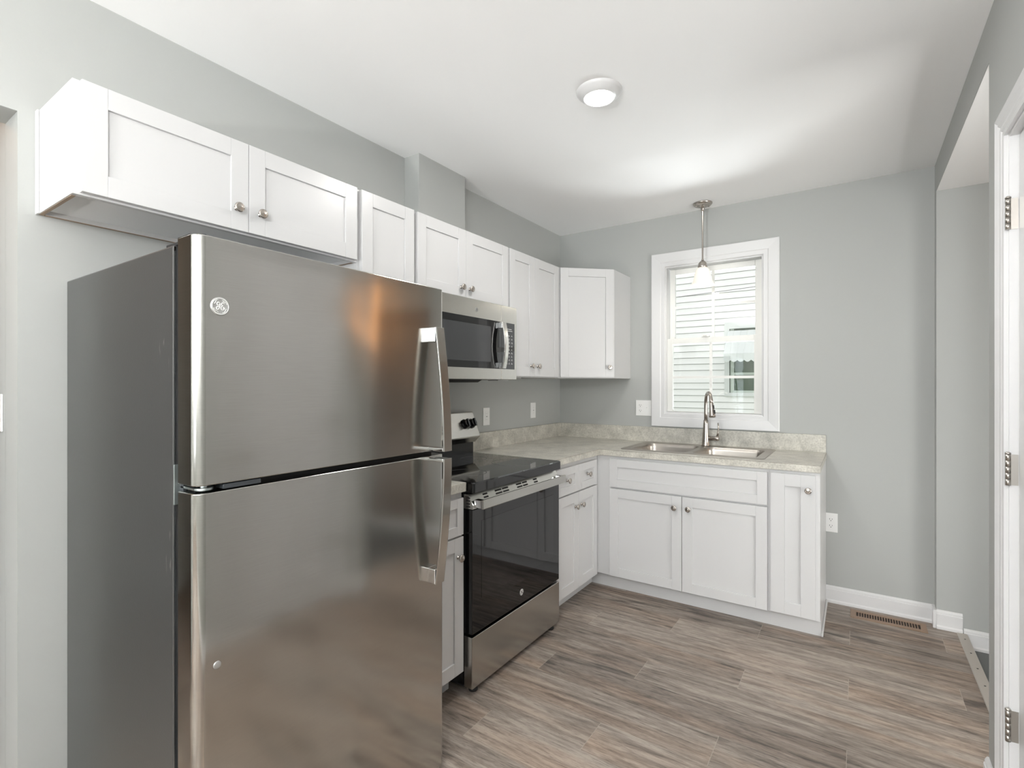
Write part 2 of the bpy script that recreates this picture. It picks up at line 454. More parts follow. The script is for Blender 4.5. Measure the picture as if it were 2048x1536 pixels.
# baseboards with a stepped top profile
def base_run(name, p0, p1, nrm, z0=0.0, h=0.10, t=0.014):
    p0, p1, nrm = Vector((*p0, 0)), Vector((*p1, 0)), Vector((*nrm, 0))
    prof = [(0, 0), (t+0.006, 0), (t+0.006, 0.012), (t, 0.02), (t, h-0.022), (t-0.003, h-0.019), (t-0.003, h-0.010), (t-0.009, h), (0, h)]
    b = MB()
    loops = [[(P + nrm*d + Vector((0,0,z0+z))) for d, z in prof] for P in (p0, p1)]
    b.loft(loops, cap0=True, cap1=True)
    return struct(b.build(name, TRIM))
base_run('baseboard_back', (1.852, 0), (XR, 0), (0, -1))
base_run('baseboard_back', (XR, YO1), (XR+WT-0.004, YO1), (0, -1))
b = MB(); b.box(XR-0.0142, XR-0.0005, YO1-0.0138, -0.001, 0, 0.0985); struct(b.build('baseboard_right', TRIM, merge=False))
base_run('baseboard_adjoining', (XR+WT, YO1), (4.5, YO1), (0, -1), z0=ZLO)
base_run('baseboard_right', (XR, YO0), (XR, DY1+0.07), (-1, 0))
base_run('baseboard_right', (XR, DY0-0.07), (XR, YB), (-1, 0))
base_run('baseboard_rear', (0, YB), (XR, YB), (0, 1))

# ------------------------------------------------------------------ casing around a rectangle
def casing(b, x0, x1, z0, z1, prof, M, bottom=True):
    """prof: (offset outward from opening edge, height above wall)"""
    loops = []
    for d, h in prof:
        if bottom: L = [(x0-d, z0-d, h), (x1+d, z0-d, h), (x1+d, z1+d, h), (x0-d, z1+d, h)]
        else: L = [(x0-d, z0, h), (x0-d, z1+d, h), (x1+d, z1+d, h), (x1+d, z0, h)]
        loops.append([M @ Vector(p) for p in L])
    b.loft(loops, closed=bottom)

# ------------------------------------------------------------------ kitchen window (window_1)
MW = frameM((0,0,0), (1,0,0), (0,0,1), (0,-1,0))
b = MB()
casing(b, WX0+0.004, WX1-0.004, WZ0+0.004, WZ1-0.004,
       [(0, -0.02), (0, 0.010), (0.006, 0.013), (0.030, 0.0135), (0.034, 0.017), (0.075, 0.020), (0.094, 0.021), (0.098, 0.018), (0.098, 0)], MW)
win = b.build('window_1', TRIM); struct(win)
b = MB()   # jamb liner
for (x0, x1, z0, z1) in ((WX0, WX0+0.012, WZ0, WZ1), (WX1-0.012, WX1, WZ0, WZ1), (WX0+0.012, WX1-0.012, WZ0, WZ0+0.012), (WX0+0.012, WX1-0.012, WZ1-0.012, WZ1)):
    b.box(x0, x1, 0.0, 0.12, z0, z1)
b.build('window_jamb', TRIM, win, merge=False)
def sash(name, x0, x1, z0, z1, gx0, gx1, gz0, gz1, y0, y1, mz, mx):
    b = MB()
    b.box(x0, gx0, y0, y1, z0, z1); b.box(gx1, x1, y0, y1, z0, z1)
    b.box(gx0, gx1, y0, y1, z0, gz0); b.box(gx0, gx1, y0, y1, gz1, z1)
    s = b.build(name, VINYL, win, bevel=0.003, merge=False)
    b = MB(); ym = (y0+y1)/2
    b.box(gx0-0.004, gx1+0.004, ym-0.002, ym+0.002, gz0-0.004, gz1+0.004)
    b.build('pane', GLASS, s)
    b = MB()
    b.box(mx-0.009, mx+0.009, ym-0.010, ym-0.003, gz0, gz1); b.box(gx0, mx-0.009, ym-0.010, ym-0.003, mz-0.009, mz+0.009); b.box(mx+0.009, gx1, ym-0.010, ym-0.003, mz-0.009, mz+0.009)
    b.build('muntin', VINYL, s, merge=False)
    return s
fx0, fx1 = WX0+0.012, WX1-0.012
sash('upper_sash', fx0+0.006, fx1-0.006, 1.625, WZ1-0.016, 0.916, 1.449, 1.66, 2.123, 0.062, 0.094, 1.885, 1.179)
sash('lower_sash', fx0, fx1, WZ0+0.014, 1.658, 0.909, 1.447, 1.135, 1.617, 0.024, 0.058, 1.378, 1.172)
b = MB(); b.box(1.115, 1.165, 0.012, 0.040, 1.658, 1.668); b.box(1.125, 1.15, 0.0, 0.02, 1.664, 1.672)
b.build('sash_lock', VINYL, win, bevel=0.002)

# rear window behind the camera (window_2)
b = MB()
casing(b, RX0, RX1, RZ0, RZ1, [(0, -0.1), (0, 0.012), (0.09, 0.018), (0.09, 0)], frameM((0, YB, 0), (1,0,0), (0,0,1), (0,1,0)))
w2 = struct(b.build('window_2', TRIM))
b = MB()
for xx in (RX0+0.02, 1.30, RX1-0.02): b.box(xx-0.025, xx+0.025, YB-0.09, YB-0.04, RZ0, RZ1)
for zz in (RZ0+0.02, 1.45, RZ1-0.02): b.box(RX0, RX1, YB-0.085, YB-0.045, zz-0.022, zz+0.022)
b.build('window_frame', VINYL, w2, merge=False)
b = MB(); b.box(RX0, RX1, YB-0.066, YB-0.062, RZ0, RZ1); b.build('pane', GLASS, w2)

w3 = MB(); casing(w3, -3.0, -1.2, 0.1, 1.95, [(0, -0.1), (0, 0.012), (0.08, 0.018), (0.08, 0)], frameM((4.5, 0, 0), (0,1,0), (0,0,1), (-1,0,0)))
w3 = struct(w3.build('fill_window_3', TRIM))  # added unseen window, lets fill light through towards the kitchen
b = MB(); b.box(4.53, 4.58, -2.12, -2.08, 0.1, 1.95); b.box(4.53, 4.58, -3.0, -1.2, 1.0, 1.04); b.build('window_frame', VINYL, w3, merge=False)
b = MB(); b.box(4.55, 4.554, -3.0, -1.2, 0.1, 1.95); b.build('pane', GLASS, w3)
# ------------------------------------------------------------------ door in the right wall (door_1)
MD = frameM((XR, 0, 0), (0,1,0), (0,0,1), (-1,0,0))
b = MB()
casing(b, DY0, DY1, 0, DZ,
       [(-0.004, -0.015), (-0.004, 0.010), (0.006, 0.012), (0.012, 0.009), (0.018, 0.013), (0.026, 0.013), (0.030, 0.010), (0.042, 0.016), (0.048, 0.014), (0.060, 0.019), (0.064, 0.018), (0.064, 0)], MD, bottom=False)
dr = struct(b.build('door_1', TRIM))
b = MB()
b.box(XR+0.0, XR+WT, DY1-0.012, DY1, 0, DZ); b.box(XR, XR+WT, DY0, DY0+0.012, 0, DZ); b.box(XR, XR+WT, DY0+0.012, DY1-0.012, DZ-0.012, DZ)
b.build('door_jamb', TRIM, dr, merge=False)
b = MB()   # slab with two raised-edge panels
sx = XR+0.020
b.box(sx, sx+0.035, DY0+0.016, DY1-0.016, 0.012, DZ-0.016)
slab = b.build('door_slab', TRIM, dr, bevel=0.002)
for z0, z1 in ((0.22, 0.92), (1.05, 1.86)):
    for y0, y1 in ((DY0+0.12, DY0+0.36), (DY1-0.36, DY1-0.12)):
        b = MB(); casing(b, y0, y1, z0, z1, [(0, 0.0), (0.0, 0.004), (0.006, 0.006), (0.014, 0.006), (0.020, 0.0)], frameM((sx, 0, 0), (0,1,0), (0,0,1), (-1,0,0)))
        b.build('panel_moulding', TRIM, slab)
b = MB(); b.lathe([(0.026, 0), (0.026, 0.006), (0.011, 0.010), (0.011, 0.03), (0.024, 0.045), (0.027, 0.058), (0.018, 0.068), (0.001, 0.07)], (sx, DY0+0.085, 0.95), (-1, 0, 0))
b.build('door_knob', HINGE, slab)
for hz in (1.811, 1.082, 0.352):
    b = MB()
    yk = DY1-0.010
    b.box(XR-0.002, XR+0.019, yk-0.0035, yk-0.0015, hz-0.044, hz+0.044)
    for i in range(5):
        z0 = hz-0.044+i*0.0178
        b.lathe([(0.0062, 0), (0.0062, 0.0168)], (XR-0.003, yk-0.005, z0), (0,0,1), n=14)
    b.lathe([(0.0068, 0), (0.0068, 0.003), (0.003, 0.006)], (XR-0.003, yk-0.005, hz+0.045), (0,0,1), n=14)
    b.build('hinge', HINGE, dr, merge=False)

# threshold strip between the rooms
b = MB(); b.prism([(XR+WT-0.03, 0.0), (XR+WT-0.027, 0.003), (XR+WT+0.013, 0.003), (XR+WT+0.016, -0.004), (XR+WT+0.012, -0.004), (XR+WT+0.0, 0.0)], 'y', YO0, YO1-0.02)
th = b.build('threshold_strip', ALU, loc=(XR+WT, -0.7, 0)); tag(th, 'brushed metal threshold strip screwed down across the doorway to the slate-tiled room', 'threshold')
for i in range(8):
    b = MB(); b.lathe([(0.004, 0), (0.004, 0.0008), (0.001, 0.0012)], (XR+WT-0.006, -0.16-0.165*i, 0.003), (0,0,1), n=10); b.build('screw', SLOT, th)

# ================================================================== SHAKER FRONTS
def knob(parent, p, nrm):
    b = MB()
    b.lathe([(0.0085, 0), (0.0085, 0.0015), (0.0055, 0.003), (0.0050, 0.012), (0.008, 0.0155), (0.0145, 0.0175), (0.0162, 0.0205),
             (0.0155, 0.0235), (0.012, 0.0255), (0.011, 0.0252), (0.006, 0.0268), (0.0005, 0.0272)], p, nrm, n=24)
    return b.build('knob', NICKEL, parent)
def shaker(name, parent, M, u0, u1, v0, v1, kn=None, st=0.057, t=0.019, rec=0.007):
    b = MB(); b.M = M
    b.box(u0, u0+st, v0, v1, 0, t); b.box(u1-st, u1, v0, v1, 0, t)
    b.box(u0+st, u1-st, v0, v0+st, 0, t); b.box(u0+st, u1-st, v1-st, v1, 0, t)
    b.box(u0+st, u1-st, v0+st, v1-st, 0.002, t-rec)
    d = b.build(name, CAB, parent, bevel=0.0011, seg=2, merge=False)
    if kn:
        p = M @ Vector((kn[0], kn[1], t)); n = (M.to_3x3() @ Vector((0,0,1)))
        knob(d, p, n)
    return d
FL = lambda X: frameM((X, 0, 0), (0,1,0), (0,0,1), (1,0,0))      # faces +x ; u = y, v = z
FB = lambda Y: frameM((0, Y, 0), (1,0,0), (0,0,1), (0,-1,0))     # faces -y ; u = x, v = z

T, B = 2.1325, 1.3705
F = 0.3025
def wall_cab(name, label, y0, y1, z0, z1, scribe=False, open_bottom=True):
    t = thing(name, label, 'cabinet', (0.0, (y0+y1)/2, z0), 'white wall cabinets along the left wall')
    b = MB(); s = 0.014; X = F-0.019
    b.box(0.001, X, y0, y0+s, z0, z1); b.box(0.001, X, y1-s, y1, z0, z1)
    b.box(0.001, X, y0+s, y1-s, z1-s, z1)
    b.box(0.001, 0.013, y0+s, y1-s, z0, z1-s)
    b.build('carcass', CAB, t, merge=False)
    b = MB(); b.box(0.013, X, y0+s, y1-s, z0+0.013, z0+0.026); b.build('bottom_panel', CABIN, t)
    b = MB(); e = 0.0012
    b.box(0.004, X, y0+0.003, y0+s-0.002, z0-e, z0+0.0005); b.box(0.004, X, y1-s+0.002, y1-0.003, z0-e, z0+0.0005)
    b.box(0.002, 0.012, y0+s, y1-s, z0-e, z0+0.0005)
    b.build('raw_edge', PLY, t, merge=False)
    b = MB(); fw = 0.038
    b.box(X, F, y0, y0+fw, z0, z1); b.box(X, F, y1-fw, y1, z0, z1); b.box(X, F, y0+fw, y1-fw, z0, z0+fw); b.box(X, F, y0+fw, y1-fw, z1-fw, z1)
    b.build('face_frame', CAB, t, bevel=0.0008, merge=False)
    if scribe:
        b = MB(); b.box(0.001, 0.022, y0-0.006, y0, z0-0.002, z1); b.build('scribe_moulding', CAB, t, bevel=0.002)
    return t
G = FL(F)
# over the refrigerator
c = wall_cab('wall_cabinet', 'short white wall cabinet over the refrigerator, two knobs between its wide doors', -3.207, -2.289, 1.829, T, scribe=True)
shaker('door', c, G, -3.192, -2.7488, 1.835, T-0.002, (-2.789, 1.905))
shaker('door', c, G, -2.7472, -2.300, 1.835, T-0.002, (-2.709, 1.905))
# narrow one behind the refrigerator top
c = wall_cab('wall_cabinet', 'narrow white wall cabinet between the one over the refrigerator and the one over the microwave', -2.2888, -1.9660, B, T)
shaker('door', c, G, -2.276, -1.977, B+0.006, T-0.002, (-2.245, B+0.065), st=0.057)
# over the microwave
c = wall_cab('wall_cabinet', 'white wall cabinet directly above the microwave with two small square doors', -1.9658, -1.2040, 1.768, T)
shaker('door', c, G, -1.955, -1.6028, 1.774, T-0.002, (-1.643, 1.828))
shaker('door', c, G, -1.6012, -1.213, 1.774, T-0.002, (-1.572, 1.828))
# tall pair next to the corner
c = wall_cab('wall_cabinet', 'tall white two-door wall cabinet between the microwave and the diagonal corner cabinet', -1.2038, -0.5872, B, T)
shaker('door', c, G, -1.194, -0.9208, B+0.006, T-0.002, (-0.962, B+0.072))
shaker('door', c, G, -0.9192, -0.604, B+0.006, T-0.002, (-0.884, B+0.072))
# diagonal corner cabinet
t = thing('corner_cabinet', 'tall white corner cabinet with a diagonal single door beside the window', 'cabinet', (0.2, -0.2, B), 'white wall cabinets along the left wall')
P0 = Vector((F, -0.587)); P1 = Vector((0.602, -0.307))
b = MB(); b.prism([(0.001, -0.001), (0.001, -0.587), (P0.x, P0.y), (P1.x, P1.y), (0.602, -0.001)], 'z', B, T); b.build('carcass', CAB, t, bevel=0.0008)
dv = (P1-P0); dl = dv.length; dv.normalize(); nn = Vector((dv.y, -dv.x))
MDg = frameM((P0.x, P0.y, 0), (dv.x, dv.y, 0), (0,0,1), (nn.x, nn.y, 0))
shaker('door', t, MDg, 0.016, dl-0.012, B+0.006, T-0.002, (dl-0.045, B+0.075))

# ================================================================== BASE CABINETS
K = 0.910; CT = 0.038; KC = K-CT
TK = 0.103
def base_cab(name, label, cat, axis, a0, a1, depth=0.61, group='white base cabinets', stile0=0.038):
    """axis 'L': along left wall (a = y) ; 'B': along back wall (a = x)"""
    if axis == 'L':
        t = thing(name, label, cat, (0.3, (a0+a1)/2, 0), group)
        bx = lambda b, a, a_, d, d_, z, z_: b.box(d, d_, a, a_, z, z_)
    else:
        t = thing(name, label, cat, ((a0+a1)/2, -0.3, 0), group)
        bx = lambda b, a, a_, d, d_, z, z_: b.box(a, a_, -d, -d_, z, z_)
    b = MB(); s = 0.016; D0 = depth-0.019
    bx(b, a0, a0+s, 0.002, D0, 0.0 if False else TK, KC); bx(b, a1-s, a1, 0.002, D0, TK, KC)
    bx(b, a0, a0+s, 0.002, 0.525, 0, TK); bx(b, a1-s, a1, 0.002, 0.525, 0, TK)
    bx(b, a0+s, a1-s, 0.002, D0, TK, TK+0.016); bx(b, a0+s, a1-s, 0.002, 0.014, TK+0.016, KC)
    b.build('carcass', CAB, t, merge=False)
    b = MB(); fw = 0.038
    bx(b, a0, a0+stile0, D0, depth, TK, KC); bx(b, a1-fw, a1, D0, depth, TK, KC)
    bx(b, a0+stile0, a1-fw, D0, depth, TK, TK+0.03); bx(b, a0+stile0, a1-fw, D0, depth, KC-0.038, KC); bx(b, a0+stile0, a1-fw, D0, depth, 0.66, 0.70)
    b.build('face_frame', CAB, t, bevel=0.0008, merge=False)
    b = MB(); bx(b, a0-(0.075 if axis == 'B' and a0 < 1 else 0), a1+(0.073 if axis == 'L' and a1 > -0.7 else 0), 0.525, 0.537, 0.0, TK+0.002); b.build('toe_kick', CAB, t)
    return t
GB = FL(0.61); HB = FB(-0.61)
c = base_cab('base_cabinet', 'narrow white base cabinet squeezed between the refrigerator and the range', 'cabinet', 'L', -2.288, -1.985)
shaker('drawer', c, GB, -2.276, -1.994, 0.690, 0.846, (-2.135, 0.768), st=0.04)
shaker('door', c, GB, -2.276, -1.994, 0.108, 0.682, (-2.030, 0.601))
c = base_cab('base_cabinet', 'white base cabinet between the range and the inside corner, two drawers over two doors', 'cabinet', 'L', -1.196, -0.6105)
shaker('drawer', c, GB, -1.186, -0.9158, 0.690, 0.846, (-1.062, 0.772), st=0.045)
shaker('drawer', c, GB, -0.9142, -0.650, 0.690, 0.846, (-0.788, 0.772), st=0.045)
shaker('door', c, GB, -1.186, -0.9158, 0.108, 0.682, (-0.957, 0.602))
shaker('door', c, GB, -0.9142, -0.650, 0.108, 0.682, (-0.880, 0.602))
c = base_cab('sink_cabinet', 'wide white sink base cabinet with a false drawer front over two doors', 'cabinet', 'B', 0.6105, 1.6199, stile0=0.11)
shaker('drawer_front', c, HB, 0.704, 1.611, 0.675, 0.853, None, st=0.05)
shaker('door', c, HB, 0.704, 1.1565, 0.108, 0.665, (1.116, 0.597))
shaker('door', c, HB, 1.1595, 1.611, 0.108, 0.665, (1.197, 0.599))
c = base_cab('base_cabinet', 'narrow white base cabinet at the free right end of the counter, knob near its top', 'cabinet', 'B', 1.6201, 1.850)
shaker('door', c, HB, 1.628, 1.834, 0.112, 0.855, (1.803, 0.778), st=0.066)
b = MB(); b.box(1.850, 1.8545, -0.609, -0.001, TK, KC); b.box(1.850, 1.8545, -0.537, -0.001, 0, TK); b.build('end_panel', CAB, c, merge=False)
b = MB(); b.box(1.8545, 1.865, -0.545, -0.02, 0, 0.018); b.build('shoe_moulding', CAB, c, bevel=0.004)

# ================================================================== COUNTERTOPS
X1 = 1.857; YC = -0.632; XC = 0.637
SX0, SX1, SY0, SY1 = 0.775, 1.555, -0.535, -0.075     # cutout
t = thing('countertop', 'L-shaped grey stone-look laminate countertop with the sink set in it', 'countertop', (0.5, -0.3, K-CT), 'laminate countertops')
b = MB()
xs = sorted([0.001, XC, SX0, SX1, X1]); ys = sorted([-1.206, YC, SY0, SY1, -0.001])
cells = set()
for i in range(len(xs)-1):
    for j in range(len(ys)-1):
        cx, cy = (xs[i]+xs[i+1])/2, (ys[j]+ys[j+1])/2
        inL = cx < XC or cy > YC
        hole = SX0 < cx < SX1 and SY0 < cy < SY1
        if inL and not hole: cells.add((i, j))
vt = {}
def V(i, j, z):
    k = (i, j, z)
    if k not in vt: vt[k] = b.v((xs[i], ys[j], z))
    return vt[k]
for (i, j) in cells:
    for z, o in ((KC, 1), (K, 0)):
        q = [V(i, j, z), V(i+1, j, z), V(i+1, j+1, z), V(i, j+1, z)]
        b.face(q[::-1] if o else q)
    for (di, dj, a, c_) in ((-1,0,(i,j+1),(i,j)), (1,0,(i+1,j),(i+1,j+1)), (0,-1,(i,j),(i+1,j)), (0,1,(i+1,j+1),(i,j+1))):
        if (i+di, j+dj) not in cells:
            b.face([V(*a, KC), V(*c_, KC), V(*c_, K), V(*a, K)])
b.build('worktop', LAM, t, bevel=0.0015)
SEAM = simple('laminate_seam', (0.13, 0.10, 0.075), 0.5)
b = MB(); b.box(XC, XC+0.0006, -1.206, YC+0.001, K-0.0026, K-0.0012); b.box(XC, X1, YC-0.0006, YC, K-0.0026, K-0.0012); b.box(X1, X1+0.0006, YC, -0.001, K-0.0026, K-0.0012)
b.build('edge_seam', SEAM, t, merge=False)
HBk = 1.0165
b = MB(); b.box(0.001, 0.020, -1.206, -0.001, K, HBk); b.box(0.020, X1-0.002, -0.020, -0.001, K, HBk)
b.build('backsplash', LAM, t, bevel=0.001, merge=False)
t = thing('countertop', 'small piece of laminate countertop between the refrigerator and the range', 'countertop', (0.3, -2.12, K-CT), 'laminate countertops')
b = MB(); b.box(0.001, XC, -2.288, -1.986, KC, K); b.build('worktop', LAM, t, bevel=0.0015)
b = MB(); b.box(0.001, 0.020, -2.288, -1.986, K, HBk); b.build('backsplash', LAM, t, bevel=0.001)

# ================================================================== SINK
t = thing('kitchen_sink', 'stainless steel double-bowl drop-in sink in the countertop under the window', 'sink', (1.165, -0.3, K))
RX0_, RX1_, RY0_, RY1_ = 0.745, 1.585, -0.560, -0.045
bowls = [(0.790, 1.148, -0.520, -0.135), (1.182, 1.540, -0.520, -0.135)]
b = MB(); zt = K+0.004
outer = rrect(RX0_, RX1_, RY0_, RY1_, 0.03)
vo = [b.v((x, y, zt)) for x, y in outer]; vo2 = [b.v((x, y, K+0.0003)) for x, y in rrect(RX0_-0.003, RX1_+0.003, RY0_-0.003, RY1_+0.003, 0.032)]
n = len(vo); edges = []
for i in range(n):
    b.face([vo[i], vo[(i+1) % n], vo2[(i+1) % n], vo2[i]], True)
    edges.append(b.bm.edges.get((vo[i], vo[(i+1) % n])))
for (x0, x1, y0, y1) in bowls:
    L = [b.v((x, y, zt-0.001)) for x, y in rrect(x0, x1, y0, y1, 0.05)]
    for i in range(len(L)): edges.append(b.bm.edges.new((L[i], L[(i+1) % len(L)])))
bmesh.ops.triangle_fill(b.bm, edges=edges, use_beauty=True)
b.build('rim', SINKM, t)
for (x0, x1, y0, y1) in bowls:
    b = MB(); loops = []
    for ins, z, r in ((0, zt-0.001, 0.05), (0.003, zt-0.005, 0.05), (0.006, K-0.02, 0.05), (0.012, K-0.13, 0.05), (0.020, K-0.165, 0.045), (0.045, K-0.182, 0.04)):
        loops.append([(x, y, z) for x, y in rrect(x0+ins, x1-ins, y0+ins, y1-ins, r)])
    b.loft(loops, smooth=True, cap1=True)
    bo = b.build('bowl', SINKM, t)
    b = MB(); b.lathe([(0.042, 0), (0.042, 0.003), (0.034, 0.004), (0.030, 0.001), (0.0005, 0.0012)], ((x0+x1)/2, (y0+y1)/2, K-0.182), (0,0,1)); b.build('drain', CHROME, bo)

# faucet
fb = Vector((1.168, -0.092, zt))
t = thing('kitchen_faucet', 'brushed nickel gooseneck pull-down faucet behind the sink', 'faucet', fb)
b = MB(); b.lathe([(0.029, 0), (0.029, 0.004), (0.026, 0.010), (0.0235, 0.05), (0.020, 0.10), (0.0165, 0.150), (0.0150, 0.172)], fb, (0,0,1)); b.build('body', NICKEL, t)
sd = Vector((0.42, -0.91, 0)).normalized()
R = 0.083; pts = [fb+Vector((0,0,0.170)), fb+Vector((0,0,0.22)), fb+Vector((0,0,0.27))]
for i in range(1, 15):
    a = PI - (PI*0.93)*i/14
    pts.append(fb + sd*(R + R*math.cos(a)) + Vector((0,0,0.275 + R*math.sin(a))))
b = MB(); b.tube(pts, 0.0118, 16); b.build('neck', NICKEL, t)
hd = (pts[-1]-pts[-2]).normalized()
b = MB(); b.lathe([(0.0125, 0), (0.0135, 0.004), (0.0140, 0.03), (0.0165, 0.06), (0.0205, 0.088), (0.0205, 0.092), (0.016, 0.093), (0.001, 0.093)], pts[-1], hd); sh = b.build('spray_head', NICKEL, t)
e = Vector((0.9, -0.40, 0)).normalized(); e = (e-hd*e.dot(hd)).normalized()
b = MB(); b.M = frameM(pts[-1]+hd*0.045+e*0.0135, hd.cross(e), hd, e)
b.box(-0.006, 0.006, -0.028, -0.002, -0.003, 0.003); b.box(-0.0075, 0.0075, 0.004, 0.030, -0.001, 0.0065); b.build('spray_button', BLKMATTE, sh, bevel=0.002)
hb = fb+Vector((0.012, -0.002, 0.052))
b = MB(); b.lathe([(0.0145, 0), (0.0145, 0.045), (0.0150, 0.046), (0.0150, 0.068), (0.0135, 0.0715), (0.001, 0.072)], hb, (1,0,0)); hv = b.build('valve', NICKEL, t)
b = MB(); q = hb+Vector((0.062, 0, 0.008))
b.tube([q, q+Vector((0.003, 0, 0.03)), q+Vector((0.008, -0.004, 0.065)), q+Vector((0.006, -0.008, 0.098))], [0.0085, 0.006, 0.0045, 0.004], 12); b.build('lever', NICKEL, t)

# ================================================================== GE roundel (script monogram inside a ring)
def badge(parent, c, u, v, w, r, m_ring, m_disc, name='badge'):
    """round brand roundel: disc, raised ring, four edge flourishes and a curly script 'GE'"""
    M = frameM(c, u, v, w)
    b = MB(); b.lathe([(r, 0), (r, 0.0015*r/0.02), (0.93*r, 0.0024*r/0.02), (0.84*r, 0.0018*r/0.02), (0.001, 0.0018*r/0.02)], c, w, n=36)
    d = b.build(name, m_disc, parent)
    h = 0.0022*r/0.02
    b = MB(); b.M = M
    b.tube([(0.86*r*math.cos(a), 0.86*r*math.sin(a), h) for a in [2*PI*i/40 for i in range(40)]], 0.035*r, 6, closed=True)
    for k in range(4):
        a0 = PI/2*k+PI/4
        b.tube([((0.70+0.06*math.sin(i*0.8))*r*math.cos(a0-0.45+i*0.9/8), (0.70+0.06*math.sin(i*0.8))*r*math.sin(a0-0.45+i*0.9/8), h) for i in range(9)], 0.035*r, 6)
    # G
    gpts = [(-0.10,0.36),(-0.20,0.44),(-0.33,0.36),(-0.36,0.20),(-0.26,0.10),(-0.12,0.16),(-0.02,0.30),(-0.06,0.02),(-0.14,-0.22),(-0.28,-0.36),(-0.42,-0.28),(-0.40,-0.12),(-0.26,-0.06),(-0.10,-0.04)]
    epts = [(0.40,0.30),(0.30,0.42),(0.16,0.36),(0.12,0.20),(0.22,0.08),(0.30,0.06),(0.16,0.02),(0.06,-0.14),(0.12,-0.32),(0.28,-0.36),(0.42,-0.24),(0.40,-0.10),(0.30,-0.12),(0.32,-0.20)]
    def smooth(pts, n=5):
        out = []
        for i in range(len(pts)-1):
            p0 = pts[max(i-1,0)]; p1 = pts[i]; p2 = pts[i+1]; p3 = pts[min(i+2, len(pts)-1)]
            for k in range(n):
                t_ = k/n
                out.append(tuple(0.5*((2*p1[j]) + (-p0[j]+p2[j])*t_ + (2*p0[j]-5*p1[j]+4*p2[j]-p3[j])*t_**2 + (-p0[j]+3*p1[j]-3*p2[j]+p3[j])*t_**3) for j in (0,1)))
        out.append(pts[-1]); return out
    for P in (gpts, epts):
        b.tube([(x*r, y*r, h) for x, y in smooth(P)], 0.045*r, 6)
    b.build('monogram', m_ring, d, merge=False)
    return d
BADGED = simple('badge_grey', (0.55, 0.55, 0.54), 0.35, 0.8)
BADGEW = simple('badge_white', (0.80, 0.80, 0.78), 0.4)
BADGEK = simple('badge_dark', (0.10, 0.10, 0.10), 0.4)

# ================================================================== REFRIGERATOR
FY0, FY1 = -3.147, -2.354
t = thing('refrigerator', 'stainless top-freezer refrigerator with dark grey sides, left in the kitchen', 'refrigerator', (0.4, (FY0+FY1)/2, 0))
b = MB(); b.box(0.03, 0.742, FY0, FY1, 0.025, 1.638); b.build('case', FSIDE, t, bevel=0.004)
b = MB(); b.box(0.7425, 0.7435, FY0+0.001, FY0+0.0045, 0.03, 1.635); b.build('case_edge', CHROME, t)
b = MB(); b.box(0.742, 0.762, FY0+0.012, FY1-0.012, 0.06, 1.63); b.build('gasket', GASKET, t)
DX = 0.840
def fdoor(z0, z1):
    r = 0.023; x0 = 0.760
    prof = [(x0, FY0), (x0, FY1)]
    # right corner then left corner, rounded
    pts = [(x0, FY0+0.001)]
    for i in range(11):
        a = PI - PI/2*i/10      # left corner: from facing -y to facing +x
        pts.append((DX-r - r*math.cos(a+PI/2)*0 + r*math.sin((PI/2)*i/10), FY0+0.001 + r - r*math.cos((PI/2)*i/10)))
    for i in range(11):
        pts.append((DX-0.016 + 0.016*math.cos((PI/2)*i/10), FY1-0.016 + 0.016*math.sin((PI/2)*i/10)))
    pts.append((x0, FY1))
    b = MB(); b.prism(pts, 'z', z0, z1, smooth=False)
    o = b.build('door', STEEL, t, bevel=0.0022, angle=50)
    # smooth vertical corner faces
    for f in o.data.polygons:
        if abs(f.normal.z) < 0.5: f.use_smooth = True
    try: o.data.set_sharp_from_angle(angle=math.radians(30))
    except Exception: pass
    return o
d_up = fdoor(1.104, 1.650)
d_lo = fdoor(0.030, 1.088)
b = MB(); b.box(0.765, 0.800, FY0+0.02, FY1-0.02, 1.086, 1.106); b.build('door_gap_filler', BLKMATTE, t)
b = MB(); b.box(0.80, 0.836, FY0+0.062, FY0+0.15, 1.0905, 1.1015); b.build('hinge_cover', GASKET, t, bevel=0.002)
# middle hinge
b = MB()
b.box(0.7425, 0.7465, FY0-0.0005, FY0+0.045, 1.055, 1.145)
b.box(0.7465, 0.815, FY0+0.012, FY0+0.050, 1.092, 1.097)
b.lathe([(0.019, 0), (0.019, 0.006)], (0.812, FY0+0.032, 1.0915), (0,0,1)); b.lathe([(0.008, 0), (0.008, 0.012)], (0.812, FY0+0.032, 1.0905), (0,0,1), n=14)
b.build('middle_hinge', ZINC, t, merge=False, bevel=0.001)
b = MB(); b.box(0.690, 0.800, FY0+0.006, FY0+0.07, 1.638, 1.646); b.prism([(0.742, FY0+0.008), (0.80, FY0+0.008), (0.825, FY0+0.03), (0.80, FY0+0.06), (0.742, FY0+0.06)], 'z', 1.6505, 1.656)
b.box(0.742, 0.758, FY0+0.008, FY0+0.06, 1.642, 1.6555)
b.build('top_hinge_cover', BLKMATTE, t, bevel=0.002, merge=False)
